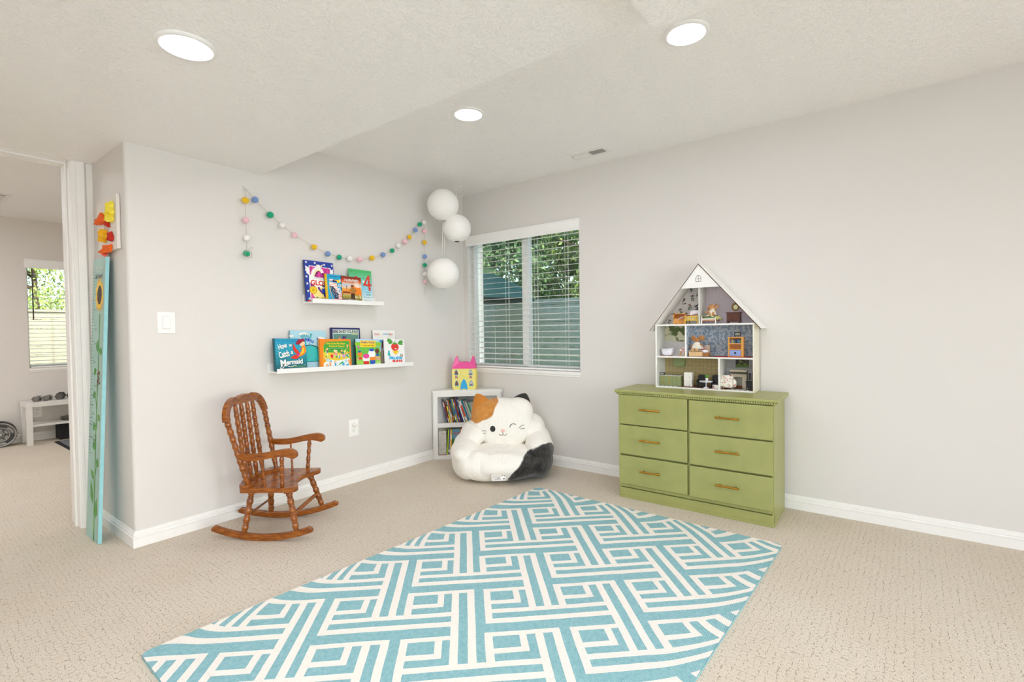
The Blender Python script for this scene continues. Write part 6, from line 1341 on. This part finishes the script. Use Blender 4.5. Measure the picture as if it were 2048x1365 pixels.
# local x -> +y world, y -> -x world?  (rot +90: x->+y, y->-x); the wall faces -x, so out of the wall = +y local
b = MB(); b.prism([(0, 0), (.325, -.002), (.356, .295), (-.004, .294)], .002, .018, CAN, 'y'); o = b.build('canvas', pa, bevel=.0015)
b = MB()
for x in (.14, .165, .19, .215): b.tube([(x, .0185, .09 + .02 * ((x * 100) % 2)), (x + .002, .0185, .165)], .0012, mat('B88A7A', .8), 4)
b.build('stem_marks', pa)
def paperf(name, pts, m, folds, lift=.02, lab=None):
    """a folded paper petal group: fan of facets about a hub, raised off the canvas"""
    b = MB(); n = len(pts); cx = sum(p[0] for p in pts) / n; cz = sum(p[1] for p in pts) / n; y0 = .0195
    vs = [(cx, y0 + lift, cz)] + [(x, y0 + (lift * .9 if i % 2 else .002), z_) for i, (x, z_) in enumerate(pts)] + [(x, y0, z_) for x, z_ in pts] 
    b.add(vs, [(0, 1 + i, 1 + (i + 1) % n) for i in range(n)] + [(1 + i, 1 + n + i, 1 + n + (i + 1) % n, 1 + (i + 1) % n) for i in range(n)] + [tuple(n + 1 + i for i in range(n))], m)
    o = b.build(name, pa)
    if lab: o['label'] = lab
OR_ = mat('F0660F', .7, var=.05); YE_ = mat('F2E04A', .7, var=.04); YD_ = mat('F2B90C', .7, var=.04); RE_ = mat('C4200F', .7, var=.06); CO_ = mat('F0695A', .7)
# canvas spans x 0 (near the camera, right in view) to .35 (far), z 0..0.29
paperf('paper_flower', [(.045, .262), (.072, .248), (.105, .235), (.118, .20), (.115, .17), (.10, .158), (.085, .150), (.060, .145), (.040, .150), (.028, .165), (.040, .178), (.022, .19), (.020, .205), (.035, .225), (.030, .245)], YE_, 1, .032, 'pale yellow folded paper flower')
paperf('paper_flower', [(.215, .205), (.18, .215), (.172, .165), (.20, .160), (.26, .160), (.315, .168), (.36, .172), (.30, .192), (.26, .205)], OR_, 1, .028, 'orange folded paper flower, upper left')
paperf('paper_flower', [(.125, .185), (.150, .180), (.165, .165), (.158, .145), (.135, .128), (.108, .128), (.112, .15)], RE_, 1, .018, 'dark red folded paper flower beside the pale yellow one')
paperf('paper_flower', [(.27, .135), (.245, .115), (.255, .085), (.235, .060), (.190, .050), (.160, .072), (.155, .10), (.165, .120), (.175, .095), (.19, .125), (.215, .128), (.225, .105)], YD_, 1, .030, 'golden yellow paper tulip')
paperf('paper_flower', [(.075, .10), (.105, .092), (.125, .075), (.115, .055), (.085, .045), (.050, .048), (.045, .065), (.060, .082)], RE_, 1, .02, 'red folded paper flower in the middle')
paperf('paper_flower', [(.11, .030), (.16, .030), (.21, .012), (.255, .002), (.215, -.015), (.17, -.012), (.09, -.012), (.075, .015), (.085, .032)], OR_, 1, .028, 'orange folded paper flower at the bottom')
paperf('paper_flower', [(.21, -.0), (.255, -.005), (.225, -.025), (.175, -.032), (.17, -.015)], CO_, 1, .014, 'coral folded paper flower at the bottom')

# growth board
gb = thing('growth_board', 'tall turquoise height board painted with a sunflower, leaning in the doorway corner', 'growth chart board', (-2.752, .218, 0), 0)
gb.rotation_euler = (0, math.atan2(.074, 1.585), 0)
t = NT('board_paint'); BP1 = t.done(t.mix(t.ramp(t.noise(40, 4), [(.62, 0.), (.75, .4)]), t.ramp(t.noise(5, 3), [(.3, '95BBB0'), (.7, 'A6C8BD')]), '7FAAA4'), .5)
BP2 = mat('96CFD4', .5, var=.06, scale=30); SEAM = mat('B8A48A', .7)
gw, gh, gt = .230, 1.588, .018
b = MB(); b.box((0, 0, 0), (gt, gw, gh), BP2); a = Art(b, (0, gw, 0), (0, -1, 0), (0, 0, 1), gw, gh)
a.rect(0, 0, 1, 1, BP1); a.rect(.90, 0, .925, 1, SEAM)
b.build('board', gb, bevel=.0012)
b = MB(); a = Art(b, (-.0004, gw, 0), (0, -1, 0), (0, 0, 1), gw, gh, 6e-6)
GS = mat('4E8F2E', .5); GD = mat('2F8A2A', .5); GLt = mat('7AB83A', .5); YP = mat('F2C81C', .5, var=.1); YP2 = mat('E8A812', .5); DKC = mat('2A1A14', .7)
a.line([(.66, 0), (.63, .12), (.62, .25), (.60, .40), (.62, .52), (.66, .60), (.66, .72), (.66, .80)], .075, GS)
def leaf(x, y, dx, dy, w_, c=GD):
    X_, Y_ = dx * gw, dy * gh; L = math.hypot(X_, Y_); nx_, ny_ = -Y_ / L * w_ * .95, X_ / L * w_ * gw * .95 / gh
    a.poly([(x, y), (x + dx * .35 + nx_, y + dy * .35 + ny_), (x + dx * .75 + nx_ * .6, y + dy * .75 + ny_ * .6), (x + dx, y + dy), (x + dx * .7 - nx_ * .7, y + dy * .65 - ny_ * .7), (x + dx * .3 - nx_, y + dy * .3 - ny_)], c)
    a.line([(x, y), (x + dx * .9, y + dy * .9)], .02, GLt)
leaf(.50, .125, -.22, .085, .13); leaf(.75, .080, .06, .075, .12); leaf(.55, .215, -.30, .03, .10); a.line([(.62, .16), (.56, .20), (.50, .235)], .04, GS); leaf(.74, .262, .10, .032, .13); a.line([(.62, .22), (.70, .25), (.75, .27)], .04, GS)
leaf(.50, .315, -.02, .038, .16); leaf(.50, .385, -.12, .030, .13); leaf(.78, .425, .08, .022, .13); a.line([(.62, .39), (.70, .42), (.78, .44)], .04, GS); leaf(.46, .50, -.12, .025, .13); a.line([(.61, .46), (.54, .49), (.48, .51)], .04, GS); leaf(.46, .585, -.12, .022, .13); leaf(.80, .655, .03, .028, .14); leaf(.52, .665, .06, .045, .14); a.poly([(.62, .02), (.68, .05), (.68, .08), (.62, .09)], GLt)
random.seed(21); scx, scy = .58, .868
for ring, (r0, c) in enumerate(((1.0, YP2), (.92, YP), (.75, YP))):
    for k in range(22):
        an = 2 * math.pi * (k + .5 * ring) / 22; q_ = random.uniform(.82, 1.1); rx, ry = .36 * r0 * q_, .066 * r0 * q_; x, y = scx + rx * math.cos(an), scy + ry * math.sin(an); w_ = .11
        a.poly([(scx + .3 * rx * math.cos(an - w_), scy + .3 * ry * math.sin(an - w_)), (scx + .8 * rx * math.cos(an - w_), scy + .8 * ry * math.sin(an - w_)), (x, y), (scx + .8 * rx * math.cos(an + w_), scy + .8 * ry * math.sin(an + w_)), (scx + .3 * rx * math.cos(an + w_), scy + .3 * ry * math.sin(an + w_))], c)
a.disc(scx + .02, scy, .19, DKC, .034, 26)
for k in range(60):
    an, q = random.uniform(0, 6.28), random.random() ** .5; a.disc(scx + .02 + .17 * q * math.cos(an), scy + .03 * q * math.sin(an), .012, mat('8A6A5A', .7), n=5)
WT = mat('E9EEE9', .7); TK = mat('4A5552', .7)
a.text('Harper', .12, .950, .86, .972, WT, .0, 0); a.text('& Hazel', .22, .928, .80, .946, mat('6A4A4A', .7), .0, 0)
a.line([(.16, .772), (.12, .755), (.22, .755)], .02, WT)
for k in range(58):
    y = .30 + k * .0115; big = k % 5 == 0; a.line([(.03, y), (.30 if big else .17, y)], .008, TK)
for k, (x, y, w_) in enumerate([(.32, .742, .2), (.30, .69, .18), (.28, .625, .12), (.36, .54, .22), (.2, .505, .2), (.12, .47, .22), (.24, .44, .2), (.15, .425, .16), (.12, .40, .18), (.45, .365, .2), (.42, .35, .22), (.40, .335, .14), (.15, .355, .18)]): a.text(['4yrs', '3yrs', 'H', '2yrs', '18mo', 'May', 'H 2', 'Jan', '12m', 'Oct', 'Hz', 'A', '9m'][k], x, y, x + w_, y + .008, TK, .0)
for k in range(26): a.disc(.72 + random.uniform(-.10, .10), .572 + random.uniform(-.022, .024), .03, mat(random.choice(['B8502A', '3A2A22', 'C9743A', '6A3A26']), .7), n=6)
b.build('painted_sunflower', gb)

# ================================================================== THE NEXT ROOM
WBN = mat('E3E0DA', .45, var=.03, scale=10)
bn = thing('bench', 'low white two-tier bench with weights on it in the next room', 'bench', (-2.486, 3.930, 0))
bl, bd, bh = .90, .31, .452
b = MB(); b.box((0, 0, bh - .050), (bl, bd, bh), WBN); b.build('top', bn, bevel=.0015)
for x in (.004, bl - .052):
    for y in (.002, bd - .050): b = MB(); b.box((x, y, 0), (x + .048, y + .048, bh - .05), WBN); b.build('leg', bn, bevel=.0015)
b = MB(); b.box((.052, .01, .192), (bl - .052, bd - .01, .212), WBN); b.build('shelf', bn, bevel=.001)
CHR = mat('8E8C88', .25, .9, var=.2, scale=30); RUB = mat('3A3836', .55, var=.15, scale=30); RUBF = mat('5A5550', .5, var=.1)
def dumb(label, x, y, r_, L, m, mf, rz=0.):
    o = thing('dumbbell', label, 'dumbbell', (x, y, bh + r_ * .87), rz, 'dumbbells on the white bench')
    b = MB(); b.lathe([(.011, 0), (.014, .3), (.014, .7), (.011, 1)], (0, -L * .28, 0), (0, L * .28, 0), CHR, 10); b.build('handle', o)
    for s_ in (-1, 1):
        b = MB(); p0, p1 = s_ * L * .26, s_ * L * .5; vs = []
        for y_, q in ((p0, .9), (p0 + s_ * .004, 1), (p1 - s_ * .006, 1), (p1, .86)):
            for k in range(6): an = math.pi / 3 * k; vs.append((r_ * q * math.cos(an), y_, r_ * q * math.sin(an)))
        b.add(vs, [(j * 6 + k, j * 6 + (k + 1) % 6, (j + 1) * 6 + (k + 1) % 6, (j + 1) * 6 + k) for j in range(3) for k in range(6)] + [(5, 4, 3, 2, 1, 0)], m); b.add(vs[18:], [(0, 1, 2, 3, 4, 5)], mf); b.build('weight_head', o, bevel=.002)
dumb('small steel hex dumbbell at the left end of the bench', -2.375, 4.06, .031, .135, CHR, CHR, R(-25)); dumb('small steel hex dumbbell second from the left on the bench', -2.290, 4.075, .031, .135, CHR, CHR, R(-25))
dumb('larger black hex dumbbell right of the small steel pair', -2.185, 4.075, .041, .15, RUB, RUBF, R(-18)); dumb('larger black hex dumbbell nearest the door jamb', -2.085, 4.09, .041, .15, RUB, RUBF, R(-18)); dumb('big black hex dumbbell mostly hidden behind the door jamb', -1.925, 4.09, .055, .18, RUB, mat('8A3A2A', .5), R(-18))
PLT = mat('6E6A66', .4, .5, var=.2, scale=20)
for k, lab in enumerate(('grey weight plate lying on the bench shelf, lower of two', 'grey weight plate lying on top of another on the bench shelf')):
    o = thing('weight_plate', lab, 'weight plate', (-2.05, 4.10, .2122 + .0175 * k), 0, 'weight plates on the bench shelf'); b = MB(); b.lathe([(.016, 0), (.13, 0), (.135, .3), (.135, .8), (.125, 1), (.10, .8), (.05, .8), (.04, 1.05), (.016, 1.05)], (0, 0, 0), (0, 0, .0165), PLT, 36); b.build('plate_disc', o)
o = thing('storage_bin', 'black storage bin standing under the bench shelf', 'bin', (-2.205, 4.06, 0)); b = MB(); b.box((0, 0, 0), (.30, .19, .178), mat('171718', .7)); b.box((-.005, -.005, .165), (.305, .195, .178), mat('1D1D1F', .6)); b.build('bin_body', o, bevel=.003)
o = thing('floor_mat', 'grey exercise mat with a black border on the carpet in front of the bench', 'mat', (-2.272, 3.10, 0)); b = MB(); b.box((0, 0, .001), (1.1, .84, .008), mat('1C1D20', .8)); b.build('border', o, bevel=.002); b = MB(); b.box((.035, .035, .008), (1.065, .805, .0095), mat('76787C', .9, bump=.4, scale=120, var=.15)); b.build('surface', o)
# iron plates leaning on the wall
IRN = mat('8B8883', .38, .75, var=.2, scale=25); IRD = mat('3A3836', .5, .4)
def iron(lab, x, y, r_, lean, th_, dark):
    o = thing('weight_plate', lab, 'weight plate', (x, y, r_ * math.cos(R(lean)) + .002), 0, 'round iron plates by the bench'); o.rotation_euler = (R(-lean), 0, R(-8))
    b = MB(); b.lathe([(r_ * .90, 0), (r_, .08), (r_, .92), (r_ * .94, 1), (r_ * .86, .94), (r_ * .83, .55), (r_ * .62, .55), (r_ * .60, .72), (r_ * .52, .72), (r_ * .50, .5), (r_ * .28, .5), (r_ * .25, .9), (r_ * .10, .9), (r_ * .10, 0)], (0, th_ / 2, 0), (0, -th_ / 2, 0), dark, 48); b.build('rim', o)
    b = MB()
    for k in range(3):
        a0 = R(90 + 120 * k); vs = []
        for j in range(9):
            an = a0 + R(-36 + 9 * j); vs += [(r_ * .64 * math.cos(an), -th_ * .10, r_ * .64 * math.sin(an)), (r_ * .82 * math.cos(an), -th_ * .10, r_ * .82 * math.sin(an))]
        b.add([(x_, y_ - .002, z_) for x_, y_, z_ in vs], [(2 * j, 2 * j + 1, 2 * j + 3, 2 * j + 2) for j in range(8)], IRD)
    for k in range(6): an = R(60 * k); b.cyl((r_ * .38 * math.cos(an), -th_ * .1, r_ * .38 * math.sin(an)), (r_ * .38 * math.cos(an), -th_ * .3, r_ * .38 * math.sin(an)), r_ * .06, IRD, 10)
    b.build('grip_slots', o)
    b = MB(); b.lathe([(r_ * .16, 0), (r_ * .16, .6), (r_ * .10, 1)], (0, -th_ * .3, 0), (0, -th_ * .9, 0), mat('8E8B86', .4, .8), 16); b.build('hub', o)
iron('large iron weight plate leaning on the wall left of the bench', -2.655, 4.12, .125, 10, .035, IRN); iron('large iron weight plate behind the front one, left of the bench', -2.655, 4.185, .132, 10, .03, mat('4A4846', .4, .6))
